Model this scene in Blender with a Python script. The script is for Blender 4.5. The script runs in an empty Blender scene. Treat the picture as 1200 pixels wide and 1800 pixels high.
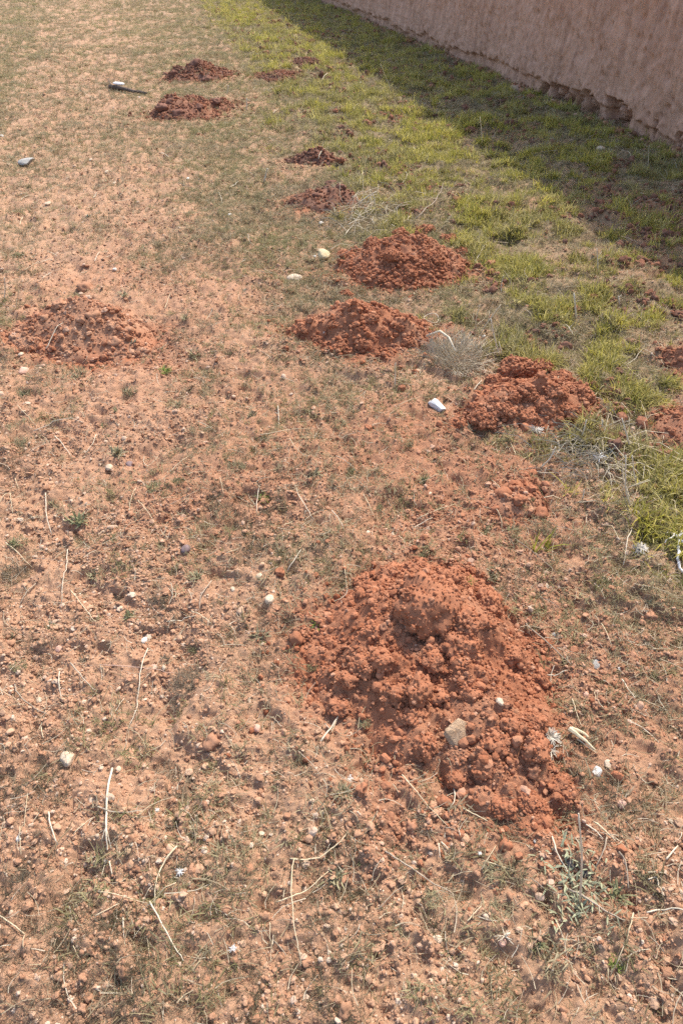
import bpy, bmesh, math, random
import numpy as np
from mathutils import Vector, noise as mnoise

# ------------------------------------------------------------------ camera, sky, sun, exposure
scene = bpy.context.scene
R = math.radians
CAM_H, PITCH, FPX = 1.5, R(40.5), 1209.0          # eye height (m), downward pitch, focal length in photo pixels
cam = bpy.data.cameras.new('camera'); camo = bpy.data.objects.new('camera', cam)
scene.collection.objects.link(camo); scene.camera = camo
camo.location = (0, 0, CAM_H); camo.rotation_euler = (math.pi / 2 - PITCH, 0, 0)
cam.sensor_fit = 'VERTICAL'; cam.sensor_height = 36; cam.lens = FPX / 1800 * 36
cam.clip_start = .05; cam.clip_end = 2000

SUN_AZ, SUN_EL = R(33), R(53)                      # azimuth from +Y towards +X
w = bpy.data.worlds.new('World'); scene.world = w; w.use_nodes = True
nt = w.node_tree; nt.nodes.clear()
sky = nt.nodes.new('ShaderNodeTexSky'); sky.sky_type = 'NISHITA'; sky.sun_disc = False
sky.sun_elevation = SUN_EL; sky.sun_rotation = SUN_AZ; sky.air_density = 1.0; sky.dust_density = 2.5; sky.ozone_density = 1.0
bg = nt.nodes.new('ShaderNodeBackground'); bg.inputs['Strength'].default_value = .15
wo = nt.nodes.new('ShaderNodeOutputWorld')
nt.links.new(sky.outputs[0], bg.inputs[0]); nt.links.new(bg.outputs[0], wo.inputs[0])
sl = bpy.data.lights.new('sun', 'SUN'); sl.energy = 2.5; sl.angle = R(.55); sl.color = (1, .95, .87)
so = bpy.data.objects.new('sun', sl); scene.collection.objects.link(so)
sd = Vector((math.sin(SUN_AZ) * math.cos(SUN_EL), math.cos(SUN_AZ) * math.cos(SUN_EL), math.sin(SUN_EL)))
so.rotation_euler = sd.to_track_quat('Z', 'Y').to_euler(); so.location = (6, 9, 14)
vs = scene.view_settings; vs.view_transform = 'Standard'; vs.look = 'None'; vs.gamma = 1; vs.exposure = 1.16
scene.cycles.use_denoising = False
scene.cycles.max_bounces = 6; scene.cycles.diffuse_bounces = 4

rnd = random.Random(7); rng = np.random.default_rng(11)
COL = scene.collection

# ------------------------------------------------------------------ numeric noise
def hsh(ix, iy, s):
    h = (ix.astype(np.int64) * 374761393 + iy.astype(np.int64) * 668265263 + s * 1442695041) & 0xffffffff
    h = ((h ^ (h >> 13)) * 1274126177) & 0xffffffff
    h = ((h ^ (h >> 16)) * 2246822519) & 0xffffffff
    return (h ^ (h >> 15)) / 4294967296.0
def vn(x, y, s=0):
    ix, iy = np.floor(x), np.floor(y); fx, fy = x - ix, y - iy
    ux, uy = fx * fx * fx * (fx * (fx * 6 - 15) + 10), fy * fy * fy * (fy * (fy * 6 - 15) + 10)
    a, b, c, d = hsh(ix, iy, s), hsh(ix + 1, iy, s), hsh(ix, iy + 1, s), hsh(ix + 1, iy + 1, s)
    return (a + (b - a) * ux) * (1 - uy) + (c + (d - c) * ux) * uy
def fbm(x, y, s=0, o=4):
    r, a, n = 0, 1, 0
    for k in range(o):
        cs, sn = math.cos(k * 1.1 + .4), math.sin(k * 1.1 + .4)
        r = r + a * (vn((x * cs - y * sn) * 2 ** k, (x * sn + y * cs) * 2 ** k, s + k * 17) * 2 - 1); n += a; a *= .5
    return r / n
def bumps(x, y, cell, s, prob=.6, rmin=.3, rmax=.62, flat=.8):
    """half-buried rounded lumps on jittered cells; height in metres"""
    X, Y = x / cell, y / cell; ix, iy = np.floor(X), np.floor(Y); out = np.zeros_like(X)
    for dx in (-1, 0, 1):
        for dy in (-1, 0, 1):
            cx, cy = ix + dx, iy + dy
            px, py = cx + hsh(cx, cy, s), cy + hsh(cx, cy, s + 1)
            r = rmin + (rmax - rmin) * hsh(cx, cy, s + 2); on = hsh(cx, cy, s + 3) < prob
            q = 1 - ((X - px) ** 2 + (Y - py) ** 2) / (r * r)
            out = np.maximum(out, np.where(on, r * np.sqrt(np.maximum(q, 0)), 0))
    return out * cell * flat
def sstep(a, b, v):
    t = np.clip((v - a) / (b - a), 0, 1); return t * t * (3 - 2 * t)

# ------------------------------------------------------------------ pixel -> ray (photo pixels, 1200 x 1800)
CP, SP = math.cos(PITCH), math.sin(PITCH)
def ray(px, py):
    a, b = px - 600.0, 900.0 - py
    return np.array([a, FPX * CP + b * SP, b * CP - FPX * SP])
def flat(px, py, z=0.0):
    d = ray(px, py); t = (z - CAM_H) / d[2]; return d[0] * t, d[1] * t

# ------------------------------------------------------------------ zones of the place
WALL_P, WALL_D = np.array([2.90, 6.41]), np.array([-.217, .976])    # a point at the wall's foot, its run
WALL_N = np.array([-.976, -.217])                                   # towards the open ground
def wdist(x, y): return (x - WALL_P[0]) * WALL_N[0] + (y - WALL_P[1]) * WALL_N[1]
# each mound: outline of its foot in photo pixels, peak (foot point), height, cell size, seed
MOUNDS = {
 'a': dict(out=[(590,1055),(545,1110),(535,1165),(560,1235),(640,1285),(690,1350),(775,1365),(800,1405),(870,1442),(945,1445),(995,1415),(975,1330),(962,1230),(940,1150),(900,1085),(868,1040),(850,1018),(760,1002),(690,1003),(630,1022)], peak=(765,1105), h=.145, cell=.0033, seed=3),
 'b': dict(out=[(805,745),(830,700),(860,680),(940,676),(1010,682),(1046,705),(1035,742),(970,756),(900,755)], peak=(935,712), h=.105, cell=.005, seed=5),
 'c': dict(out=[(498,577),(540,562),(620,556),(700,562),(762,580),(750,607),(690,626),(600,622),(540,604)], peak=(622,578), h=.14, cell=.006, seed=8),
 'd': dict(out=[(588,482),(620,452),(700,440),(790,440),(828,458),(815,482),(740,502),(650,502)], peak=(705,463), h=.16, cell=.0075, seed=13),
 'e': dict(rough=.6, out=[(-5,590),(60,560),(150,550),(225,560),(285,592),(262,622),(150,630),(60,616)], peak=(150,570), h=.13, cell=.006, seed=21),
 'f': dict(out=[(488,362),(530,348),(600,342),(628,350),(615,368),(540,375)], peak=(578,353), h=.10, cell=.010, seed=31),
 'g': dict(out=[(498,284),(540,276),(590,276),(606,282),(570,290),(530,291)], peak=(560,281), h=.09, cell=.014, seed=34),
 'h': dict(out=[(255,200),(300,192),(360,186),(408,180),(400,196),(340,210),(300,212)], peak=(310,197), h=.15, cell=.014, seed=44),
 'i': dict(out=[(288,136),(320,130),(370,126),(398,128),(385,142),(330,146)], peak=(350,134), h=.16, cell=.018, seed=47),
 'j': dict(out=[(510,113),(535,109),(566,112),(540,118)], peak=(538,112), h=.07, cell=.02, seed=52),
 'k': dict(out=[(1150,755),(1175,722),(1230,715),(1280,740),(1240,790),(1180,785)], peak=(1210,745), h=.06, cell=.006, seed=55),
 'l': dict(out=[(1166,640),(1190,615),(1240,615),(1260,645),(1210,660)], peak=(1210,632), h=.07, cell=.006, seed=57),
 'm': dict(out=[(850,890),(880,855),(930,845),(960,880),(930,905),(880,908)], peak=(900,878), h=.030, cell=.005, seed=59),
 'n': dict(out=[(465,140),(480,128),(505,128),(510,140),(485,146)], peak=(487,136), h=.06, cell=.02, seed=61),
}
for k, m in MOUNDS.items():
    P = np.array([flat(*p) for p in m['out']]); c = np.array(flat(*m['peak'])); m['c'] = c; m['P'] = P
    q = P - c; th = np.arctan2(q[:, 1], q[:, 0]); r = np.hypot(q[:, 0], q[:, 1]); o = np.argsort(th)
    m['th'], m['r'] = th[o], r[o]
    m['bb'] = (P.min(0) - .12, P.max(0) + .12)
def mound_t(m, x, y):
    dx, dy = x - m['c'][0], y - m['c'][1]; th = np.arctan2(dy, dx)
    rr = np.interp(th, m['th'], m['r'], period=2 * math.pi)
    wob = 1 + (.10 if m['cell'] < .009 else .3) * fbm(x * (9 if m['cell'] < .009 else 4), y * (9 if m['cell'] < .009 else 4), m['seed'] + 90, 3)
    return np.hypot(dx, dy) / (rr * wob)
def mound_h(m, x, y, fine=True):
    t = mound_t(m, x, y); s = m['seed']; H = m['h']; sc = min(1.0, H / .12) * m.get('rough', 1)
    base = H * (np.maximum(1 - t, 0) ** 1.15 * .82 + .18 * sstep(1.0, .35, t)) 
    edge = sstep(1.06, .8, t)
    k = .75 if m['cell'] < .005 else 1.0
    n = base + edge * sc * (.030 * fbm(x * 8, y * 8, s, 2) + .014 * fbm(x * 22, y * 22, s + 3, 2))
    if fine:
        g = .2 + .8 * sstep(-.25, .3, fbm(x * 7, y * 7, s + 5, 2))
        n = n + edge * sc * g * (bumps(x, y, .085 * k, s + 1, .55, .3, .6, .62) + bumps(x + .3, y, .040 * k, s + 7, .6, .3, .62, .55)
                         + bumps(x, y + .7, .017 * k, s + 12, .7, .3, .6, .6) + .006 * fbm(x * 60, y * 60, s + 40, 3) + (bumps(x, y, .0085, s + 19, .8, .3, .6, .8) if m['cell'] < .007 else 0))
    return np.where(t > 1.08, -.05, n + ground_h(x, y, False) * sstep(.2, .9, t) - .035 * sstep(.9, 1.08, t)), t
def redness(x, y):
    """how freshly turned (red) the soil is: halo of spoil round every mound plus broad patches"""
    v = np.zeros_like(x); n1 = .35 * fbm(x * 6, y * 6, 71, 3); n2 = .4 * fbm(x * 4, y * 4, 72, 3)
    for k, m in MOUNDS.items():
        lo, hi = m['bb']; e = .45 * (hi - lo); i = (x > lo[0] - e[0]) & (x < hi[0] + e[0]) & (y > lo[1] - e[1]) & (y < hi[1] + e[1])
        if i.any(): v[i] = np.maximum(v[i], np.maximum(sstep(1.22, .92, mound_t(m, x[i], y[i]) + n1[i]), .55 * sstep(1.6, 1.0, mound_t(m, x[i], y[i]) + n1[i])))
    for (px, py, rad, a) in ((860, 860, .34, .65), (700, 790, .5, .5), (480, 780, .6, .4), (350, 480, .9, .2), (250, 700, .6, .22), (1050, 1150, .5, .4), (1000, 360, .35, .5), (1180, 470, .5, .6), (880, 240, .6, .4), (760, 900, .4, .4), (1080, 350, .7, .6), (1150, 400, .5, .6), (960, 330, .4, .4), (900, 900, .3, .5)):
        cx, cy = flat(px, py); v = np.maximum(v, a * sstep(1.5, .3, np.hypot(x - cx, y - cy) / rad + n2))
    return np.clip(v + .16 * fbm(x * 2.2, y * 2.2, 73, 4), 0, 1)
def green_w(x, y):
    d = wdist(x, y) + .42 * fbm(x * 1.6, y * 1.6, 81, 3) + .12 * fbm(x * 7, y * 7, 82, 2)
    g = sstep(3.35, 2.45, d) * sstep(-.1, .1, wdist(x, y))
    hole = sstep(.1, .45, fbm(x * 2.7 + 3, y * 2.7, 83, 3))
    return g * (1 - .6 * hole)
def dry_w(x, y):
    d = wdist(x, y) + .5 * fbm(x * 1.1, y * 1.1, 85, 3)
    far = sstep(2.2, 4.2, y)
    a = sstep(2.1, 2.7, d) * sstep(4.6, 3.7, d) * (.30 + .70 * far)
    b = sstep(4.9, 5.6, d) * sstep(2.0, 3.2, y) * .8
    c = sstep(3.6, 6.5, y) * .85
    band = sstep(.9, .35, np.abs(wdist(x, y) - 4.95 - .06 * (y - 6)) + .3 * fbm(x * 2, y * 2, 88, 2)) * sstep(3, 5, y)
    pat = sstep(-.25, .35, fbm(x * 3.1, y * 3.1, 86, 3))
    near = .22 * sstep(.05, .45, fbm(x * 4.5, y * 4.5, 87, 3))
    return np.clip((np.maximum(np.maximum(a, b), c)) * (1 - .45 * band) * (.5 + .5 * pat) + near, 0, 1) * sstep(-.1, .1, wdist(x, y))
def ground_h(x, y, fine=True):
    gw = sstep(3.2, 2.3, wdist(x, y))
    h = .020 * fbm(x * 1.3, y * 1.3, 1, 2) + .022 * fbm(x * 4.2, y * 4.2, 2, 3)
    h = h + gw * .035 * fbm(x * 5.2, y * 5.2, 4, 3)
    if fine:
        lump = sstep(-.35, .35, fbm(x * 5, y * 5, 6, 3))
        h = h + .019 * fbm(x * 14, y * 14, 3, 3) + .0105 * fbm(x * 42, y * 42, 9, 2) + .0042 * fbm(x * 120, y * 120, 10, 2)
        h = h + lump * (bumps(x, y, .055, 21, .18, .2, .5, .45) + bumps(x + .31, y, .026, 25, .42, .22, .5, .5)) * (1 - .4 * gw) + bumps(x, y + .5, .0125, 29, .6, .25, .55, .75)
        h = h - .017 * sstep(.2, .5, fbm(x * 11, y * 11, 33, 2))
    return h
def surf(x, y):
    x = np.asarray(x, float); y = np.asarray(y, float); z = ground_h(x, y)
    for m in MOUNDS.values():
        lo, hi = m['bb']; i = (x > lo[0]) & (x < hi[0]) & (y > lo[1]) & (y < hi[1])
        if i.any():
            hh, t = mound_h(m, x[i], y[i]); z[i] = np.where(t < .9, hh, np.maximum(z[i], np.where(t < 1.05, hh, -1)))
    return z
def hit(px, py):
    """first point of the terrain under a photo pixel"""
    d = ray(px, py); t0 = (.32 - CAM_H) / d[2]; t1 = (-.08 - CAM_H) / d[2]
    t = np.linspace(t0, t1, 140); X, Y, Z = d[0] * t, d[1] * t, CAM_H + d[2] * t
    i = int(np.argmax(Z <= surf(X, Y))); i = i if i else 139
    return np.array([X[i], Y[i], Z[i]])
def mpp(p):   # metres per photo pixel at a point
    return ((p[1]) * CP + (CAM_H - p[2]) * SP) / FPX

# ------------------------------------------------------------------ materials
def mat(name, build):
    m = bpy.data.materials.new(name); m.use_nodes = True; n = m.node_tree; b = n.nodes['Principled BSDF']
    b.inputs['Roughness'].default_value = .95; b.inputs['Specular IOR Level'].default_value = .15
    build(n, b); return m
def N(n, t, **kw):
    o = n.nodes.new(t)
    for k, v in kw.items():
        if k in o.inputs: o.inputs[k].default_value = v
        else: setattr(o, k, v)
    return o
def mixc(n, f, a, b, mode='MIX'):
    m = N(n, 'ShaderNodeMix', data_type='RGBA', blend_type=mode)
    for s, v in ((0, f), (6, a), (7, b)):
        if hasattr(v, 'is_linked'): n.links.new(v, m.inputs[s])
        else: m.inputs[s].default_value = v if s == 0 else (*v, 1)
    return m.outputs[2]
def ramp(n, f, stops):
    r = N(n, 'ShaderNodeValToRGB'); e = r.color_ramp.elements
    while len(e) < len(stops): e.new(.5)
    for k, (p, c) in enumerate(stops):
        e[k].position = p; e[k].color = (*c, 1) if len(c) == 3 else c
    n.links.new(f, r.inputs[0]); return r.outputs[0]
def tex(n, scale, detail=4, rough=.6, coord=None, dist=0):
    c = N(n, 'ShaderNodeNewGeometry'); t = N(n, 'ShaderNodeTexNoise', Scale=scale, Detail=detail, Roughness=rough, Distortion=dist)
    n.links.new(c.outputs['Position'], t.inputs['Vector']); return t.outputs['Fac']
def bump(n, b, f, strength=.5, dist=.003):
    u = N(n, 'ShaderNodeBump', Strength=strength, Distance=dist); n.links.new(f, u.inputs['Height']); n.links.new(u.outputs[0], b.inputs['Normal'])
TAN1, TAN2, TAN3 = (.395, .218, .129), (.31, .163, .094), (.48, .297, .185)
RED1, RED2, RED3 = (.33, .127, .064), (.268, .097, .047), (.395, .172, .092)
def soil_colour(n, red_socket, coord='Object'):
    f1 = tex(n, 14, 5, .65, coord); f2 = tex(n, 160, 3, .7, coord)
    tan = mixc(n, f2, mixc(n, f1, TAN2, TAN1), TAN3); red = mixc(n, f2, mixc(n, f1, RED2, RED1), RED3)
    return mixc(n, red_socket, tan, red)
def b_ground(n, b):
    a = N(n, 'ShaderNodeAttribute', attribute_name='red'); g = N(n, 'ShaderNodeAttribute', attribute_name='turf')
    c = soil_colour(n, a.outputs['Fac'])
    hum = mixc(n, tex(n, 30, 4), (.215, .160, .085), (.29, .215, .125))
    b.inputs['Base Color'].default_value = (.3, .2, .1, 1)
    n.links.new(mixc(n, g.outputs['Fac'], c, hum), b.inputs['Base Color'])
    bump(n, b, tex(n, 260, 4, .8), .9, .0045)
def b_mound(n, b):
    f = tex(n, 9, 4)
    a = N(n, 'ShaderNodeAttribute', attribute_name='red')
    d = N(n, 'ShaderNodeAttribute', attribute_name='humus')
    n.links.new(mixc(n, d.outputs['Fac'], soil_colour(n, a.outputs['Fac']), mixc(n, f, (.135, .068, .048), (.20, .105, .072))), b.inputs['Base Color']); bump(n, b, tex(n, 260, 5, .85), .9, .004)
def b_clod(red):
    def f(n, b):
        v = N(n, 'ShaderNodeValue'); v.outputs[0].default_value = red
        oi = N(n, 'ShaderNodeObjectInfo'); c = soil_colour(n, v.outputs[0])
        k = N(n, 'ShaderNodeMapRange'); k.inputs[3].default_value = .86; k.inputs[4].default_value = 1.1; n.links.new(oi.outputs['Random'], k.inputs[0])
        m = N(n, 'ShaderNodeVectorMath', operation='SCALE'); n.links.new(c, m.inputs[0]); n.links.new(k.outputs[0], m.inputs['Scale'])
        n.links.new(m.outputs[0], b.inputs['Base Color']); bump(n, b, tex(n, 120, 5, .75), .5, .004)
    return f
def b_crumb(n, b):
    a = N(n, 'ShaderNodeAttribute', attribute_name='tint', attribute_type='INSTANCER'); oi = N(n, 'ShaderNodeObjectInfo')
    tan = ramp(n, oi.outputs['Random'], [(0, TAN2), (.45, TAN1), (.85, TAN3), (1, (.55, .42, .31))])
    red = ramp(n, oi.outputs['Random'], [(0, RED2), (.5, RED1), (1, RED3)])
    c = mixc(n, a.outputs['Fac'], tan, red); k = N(n, 'ShaderNodeMapRange'); k.inputs[1].default_value = 1; k.inputs[2].default_value = 2; n.links.new(a.outputs['Fac'], k.inputs[0])
    n.links.new(mixc(n, k.outputs[0], c, (.16, .085, .058)), b.inputs['Base Color']); bump(n, b, tex(n, 300, 3, .8), .5, .002)
def b_grass(stops_dry, stops_green):
    def f(n, b):
        a = N(n, 'ShaderNodeAttribute', attribute_name='tint', attribute_type='INSTANCER'); oi = N(n, 'ShaderNodeObjectInfo')
        d = ramp(n, oi.outputs['Random'], stops_dry); g = ramp(n, oi.outputs['Random'], stops_green)
        n.links.new(mixc(n, a.outputs['Fac'], d, g), b.inputs['Base Color'])
        b.inputs['Roughness'].default_value = .7
        tr = N(n, 'ShaderNodeBsdfTranslucent'); n.links.new(mixc(n, a.outputs['Fac'], d, g), tr.inputs[0])
        ms = N(n, 'ShaderNodeMixShader'); ms.inputs[0].default_value = .45
        n.links.new(b.outputs[0], ms.inputs[1]); n.links.new(tr.outputs[0], ms.inputs[2]); n.links.new(ms.outputs[0], n.nodes['Material Output'].inputs[0])
    return f
def b_plain(c1, c2, scale=60, rough=.9, bs=.4, bd=.002, spread=0):
    def f(n, b):
        c = mixc(n, ramp(n, tex(n, scale * 2.2, 5, .7), [(.32, (0, 0, 0)), (.68, (1, 1, 1))]), c1, c2)
        if spread:
            oi = N(n, 'ShaderNodeObjectInfo'); k = N(n, 'ShaderNodeMapRange'); k.inputs[3].default_value = 1 - spread; k.inputs[4].default_value = 1 + spread
            n.links.new(oi.outputs['Random'], k.inputs[0]); m = N(n, 'ShaderNodeVectorMath', operation='SCALE')
            n.links.new(c, m.inputs[0]); n.links.new(k.outputs[0], m.inputs['Scale']); c = m.outputs[0]
        n.links.new(c, b.inputs['Base Color']); b.inputs['Roughness'].default_value = rough; bump(n, b, tex(n, scale * 5, 4, .75), min(1, bs * 1.5), bd)
    return f
def b_wall(n, b):
    c = N(n, 'ShaderNodeTexCoord'); mp = N(n, 'ShaderNodeMapping'); mp.inputs['Scale'].default_value = (1, 1, .18)
    n.links.new(c.outputs['Object'], mp.inputs['Vector'])
    s = N(n, 'ShaderNodeTexNoise', Scale=9, Detail=5, Roughness=.65); n.links.new(mp.outputs[0], s.inputs['Vector'])
    base = mixc(n, tex(n, 3.5, 5, .6), (.52, .265, .165), (.66, .40, .275))
    base = mixc(n, ramp(n, s.outputs['Fac'], [(.42, (0, 0, 0)), (.66, (.8, .8, .8))]), base, (.38, .205, .135))
    base = mixc(n, ramp(n, tex(n, 38, 4, .7), [(.60, (0, 0, 0)), (.72, (.7, .7, .7))]), base, (.58, .43, .33))
    base = mixc(n, ramp(n, tex(n, 24, 5, .75), [(.33, (.75, .75, .75)), (.40, (0, 0, 0))]), base, (.20, .12, .085))
    n.links.new(base, b.inputs['Base Color']); bump(n, b, tex(n, 90, 5, .75), .7, .012)
M = dict(
 ground=mat('soil', b_ground), mound=mat('turned_soil', b_mound), crumb=mat('soil_crumb', b_crumb), clod=mat('red_clod', b_clod(.95)),
 clod_dark=mat('dark_clod', b_plain((.15, .07, .048), (.23, .115, .078), 12, .95, .6, .004, .1)), clod_dry=mat('dry_clod', b_clod(.45)), wall=mat('rammed_earth', b_wall),
 grass=mat('grass', b_grass([(0, (.20, .165, .085)), (.5, (.30, .25, .14)), (1, (.40, .35, .22))], [(0, (.20, .21, .035)), (.25, (.38, .355, .06)), (.7, (.55, .47, .085)), (1, (.62, .54, .22))])),
 greygrass=mat('dead_grass', b_grass([(0, (.22, .17, .10)), (.6, (.36, .29, .185)), (1, (.48, .41, .28))], [(0, (.20, .20, .075)), (1, (.38, .35, .16))])),
 deadgrass=mat('black_dead_grass', b_grass([(0, (.085, .062, .045)), (.6, (.16, .12, .085)), (1, (.27, .21, .15))], [(0, (.10, .11, .05)), (1, (.2, .19, .11))])),
 litter=mat('straw_litter', b_grass([(0, (.32, .235, .135)), (.5, (.52, .42, .27)), (1, (.70, .62, .48))], [(0, (.3, .25, .15)), (1, (.5, .45, .3))])),
 straw=mat('straw', b_plain((.50, .39, .23), (.64, .53, .36), 40, .75, .2, .001, .12)),
 paleStraw=mat('bleached_straw', b_plain((.52, .43, .30), (.68, .60, .46), 40, .75, .2, .001, .06)),
 twig=mat('grey_twig', b_plain((.27, .21, .15), (.42, .34, .25), 50, .85, .3, .001, .1)),
 darktwig=mat('dark_wood', b_plain((.07, .05, .04), (.16, .12, .09), 50, .85, .3, .002)),
 white=mat('white_stone', b_plain((.62, .58, .52), (.82, .80, .76), 30, .7, .5, .004)),
 palestone=mat('pale_stone', b_plain((.52, .47, .40), (.66, .61, .54), 45, .8, .3, .003, .1)),
 cream=mat('cream_stone', b_plain((.44, .31, .20), (.64, .52, .38), 45, .85, .4, .003, .1)),
 yellow=mat('yellow_stone', b_plain((.50, .38, .20), (.62, .50, .31), 22, .85, .5, .004)),
 tanstone=mat('tan_stone', b_plain((.40, .25, .145), (.60, .42, .27), 28, .95, 1.0, .01)),
 pink=mat('pink_stone', b_plain((.50, .28, .20), (.60, .38, .28), 45, .85, .4, .003, .1)),
 grey=mat('grey_stone', b_plain((.30, .28, .25), (.40, .38, .34), 40, .8, .4, .003)),
 purple=mat('purple_stone', b_plain((.16, .11, .105), (.24, .17, .16), 50, .7, .2, .002)),
 weed=mat('weed_leaf', b_plain((.12, .125, .055), (.25, .235, .12), 30, .6, .2, .001, .2)),
 bright=mat('bright_leaf', b_plain((.15, .22, .04), (.26, .32, .07), 30, .6, .2, .001, .1)),
 greyweed=mat('grey_leaf', b_plain((.17, .15, .075), (.37, .32, .19), 30, .8, .2, .001, .15)),
 bluegreen=mat('bluegreen_leaf', b_plain((.10, .17, .12), (.19, .26, .19), 30, .6, .2, .001)),
 deadleaf=mat('dead_leaf', b_plain((.10, .078, .052), (.21, .165, .11), 40, .9, .2, .001, .15)),
 bush=mat('grey_brush', b_plain((.42, .35, .245), (.58, .50, .365), 60, .85, .2, .001)),
 feather=mat('feather_down', b_plain((.46, .41, .33), (.66, .60, .50), 40, .8, .2, .001)),
 cloth=mat('faded_green_scrap', b_plain((.24, .25, .15), (.38, .37, .23), 60, .9, .5, .002)),
 charred=mat('black_husk', b_plain((.035, .032, .035), (.09, .08, .08), 60, .8, .4, .002)),
)

# ------------------------------------------------------------------ object helpers
def obj(name, me, material=None, parent=None, loc=None, rot=None, scale=None, label=None, cat=None, group=None, kind=None):
    if material is not None and len(me.materials) == 0: me.materials.append(material)
    o = bpy.data.objects.new(name, me); COL.objects.link(o); o.parent = parent
    if loc is not None: o.location = loc
    if rot is not None: o.rotation_euler = rot
    if scale is not None: o.scale = scale
    return tag(o, label, cat, group, kind)
def tag(o, label=None, cat=None, group=None, kind=None):
    for k, v in (('label', label), ('category', cat), ('group', group), ('kind', kind)):
        if v: o[k] = v
    return o
def mesh_np(name, V, F, smooth=True):
    me = bpy.data.meshes.new(name); V = np.asarray(V, np.float32); F = np.asarray(F, np.int32); k = F.shape[1]
    me.vertices.add(len(V)); me.vertices.foreach_set('co', V.ravel()); me.loops.add(F.size); me.loops.foreach_set('vertex_index', F.ravel())
    me.polygons.add(len(F)); me.polygons.foreach_set('loop_start', np.arange(len(F), dtype=np.int32) * k)
    me.update(calc_edges=True); me.polygons.foreach_set('use_smooth', np.full(len(F), smooth)); me.update(); return me
def fattr(me, name, v):
    a = me.attributes.new(name, 'FLOAT', 'POINT'); a.data.foreach_set('value', np.asarray(v, np.float32).ravel())
def grid_faces(nr, nc):
    i = np.arange(nr * nc).reshape(nr, nc)
    return np.stack([i[:-1, :-1], i[:-1, 1:], i[1:, 1:], i[1:, :-1]], -1).reshape(-1, 4)
class MB:
    def __init__(s): s.v, s.f = [], []
    def tube(s, pts, r0, r1=None, n=4, mid=None):
        r1 = r0 if r1 is None else r1; pts = [Vector(p) for p in pts]; k = len(pts); b = len(s.v)
        for i, p in enumerate(pts):
            d = (pts[min(i + 1, k - 1)] - pts[max(i - 1, 0)]).normalized(); u = d.cross(Vector((.13, .31, .94)))
            u = u.normalized() if u.length > 1e-4 else Vector((1, 0, 0)); q = d.cross(u); r = r0 + (r1 - r0) * i / max(k - 1, 1)
            for j in range(n):
                a = 2 * math.pi * j / n; s.v.append(p + (u * math.cos(a) + q * math.sin(a)) * r)
        for i in range(k - 1):
            for j in range(n):
                s.f.append((b + i * n + j, b + i * n + (j + 1) % n, b + (i + 1) * n + (j + 1) % n, b + (i + 1) * n + j))
        s.f.append(tuple(b + j for j in range(n))[::-1]); s.f.append(tuple(b + (k - 1) * n + j for j in range(n)))
    def blade(s, p, az, lean, L, wd, curl=1.0, seg=3, fold=0):
        p = Vector(p); h = Vector((math.cos(az), math.sin(az), 0)); sd_ = Vector((-math.sin(az), math.cos(az), 0)); b = len(s.v)
        for i in range(seg + 1):
            t = i / seg; a = lean + curl * t; 
            wv = wd * (1 - t) ** .6 * (.55 + 1.2 * t if fold else 1)
            if i < seg:
                s.v += [p - sd_ * wv * .5, p + sd_ * wv * .5]
            else: s.v.append(p)
            p = p + (h * math.sin(a) + Vector((0, 0, 1)) * math.cos(a)) * (L / seg)
        for i in range(seg - 1): s.f.append((b + 2 * i, b + 2 * i + 1, b + 2 * i + 3, b + 2 * i + 2))
        s.f.append((b + 2 * seg - 2, b + 2 * seg - 1, b + 2 * seg))
    def mesh(s, name, smooth=False):
        me = bpy.data.meshes.new(name); me.from_pydata([tuple(v) for v in s.v], [], s.f); me.polygons.foreach_set('use_smooth', [smooth] * len(me.polygons)); me.update(); return me
def ico(name, sub, fn, smooth=True):
    bm = bmesh.new(); bmesh.ops.create_icosphere(bm, subdivisions=sub, radius=1)
    for v in bm.verts: v.co = fn(v.co.copy())
    me = bpy.data.meshes.new(name); bm.to_mesh(me); bm.free(); me.polygons.foreach_set('use_smooth', [smooth] * len(me.polygons)); return me
def clod_fn(seed, lump=.34, fine=.13):
    o = Vector((seed * 7.31, seed * 3.17, seed * 1.93)); sx = .85 + .3 * ((seed * 37) % 10) / 10
    def f(c):
        r = 1 + lump * 1.1 * mnoise.noise(c * 1.4 + o); w_ = c + .05 * Vector((mnoise.noise(c * 4 + o), mnoise.noise(c * 4 - o), mnoise.noise(c * 4 + o * 2)))
        for fq, am in ((2.0, lump * .65), (4.3, fine * 1.15), (9.0, fine * .9), (17., fine * .6)):
            d = mnoise.voronoi(w_ * fq + o)[0][0]; r += am * (.38 - 1.5 * d * d)
        return Vector((c.x * r * sx, c.y * r, c.z * r * .8))
    return f
def stone_fn(seed, cuts=7, rough=.05, flatz=.7):
    r_ = random.Random(seed); pl = []
    for _ in range(cuts):
        v = Vector((r_.gauss(0, 1), r_.gauss(0, 1), r_.gauss(0, 1))).normalized(); pl.append((v, r_.uniform(.62, .88)))
    o = Vector((seed * 2.3, seed * 1.1, seed * .7))
    def f(c):
        p = c * (1 + .12 * mnoise.noise(c * 1.2 + o))
        for v, d in pl:
            e = p.dot(v) - d
            if e > 0: p = p - v * e * .92
        p = p * (1 + rough * mnoise.noise(c * 5 + o) + rough * .5 * mnoise.noise(c * 13 + o))
        return Vector((p.x, p.y, p.z * flatz))
    return f
LIB = bpy.data.collections.new('instance_library')     # sources for scattered grass, crumbs and litter; not placed in the scene itself
def lib(prefix, meshes, material):
    c = bpy.data.collections.new(prefix)
    for i, me in enumerate(meshes):
        me.materials.clear(); me.materials.append(material); c.objects.link(bpy.data.objects.new('%s_%02d' % (prefix, i), me))
    return c
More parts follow.
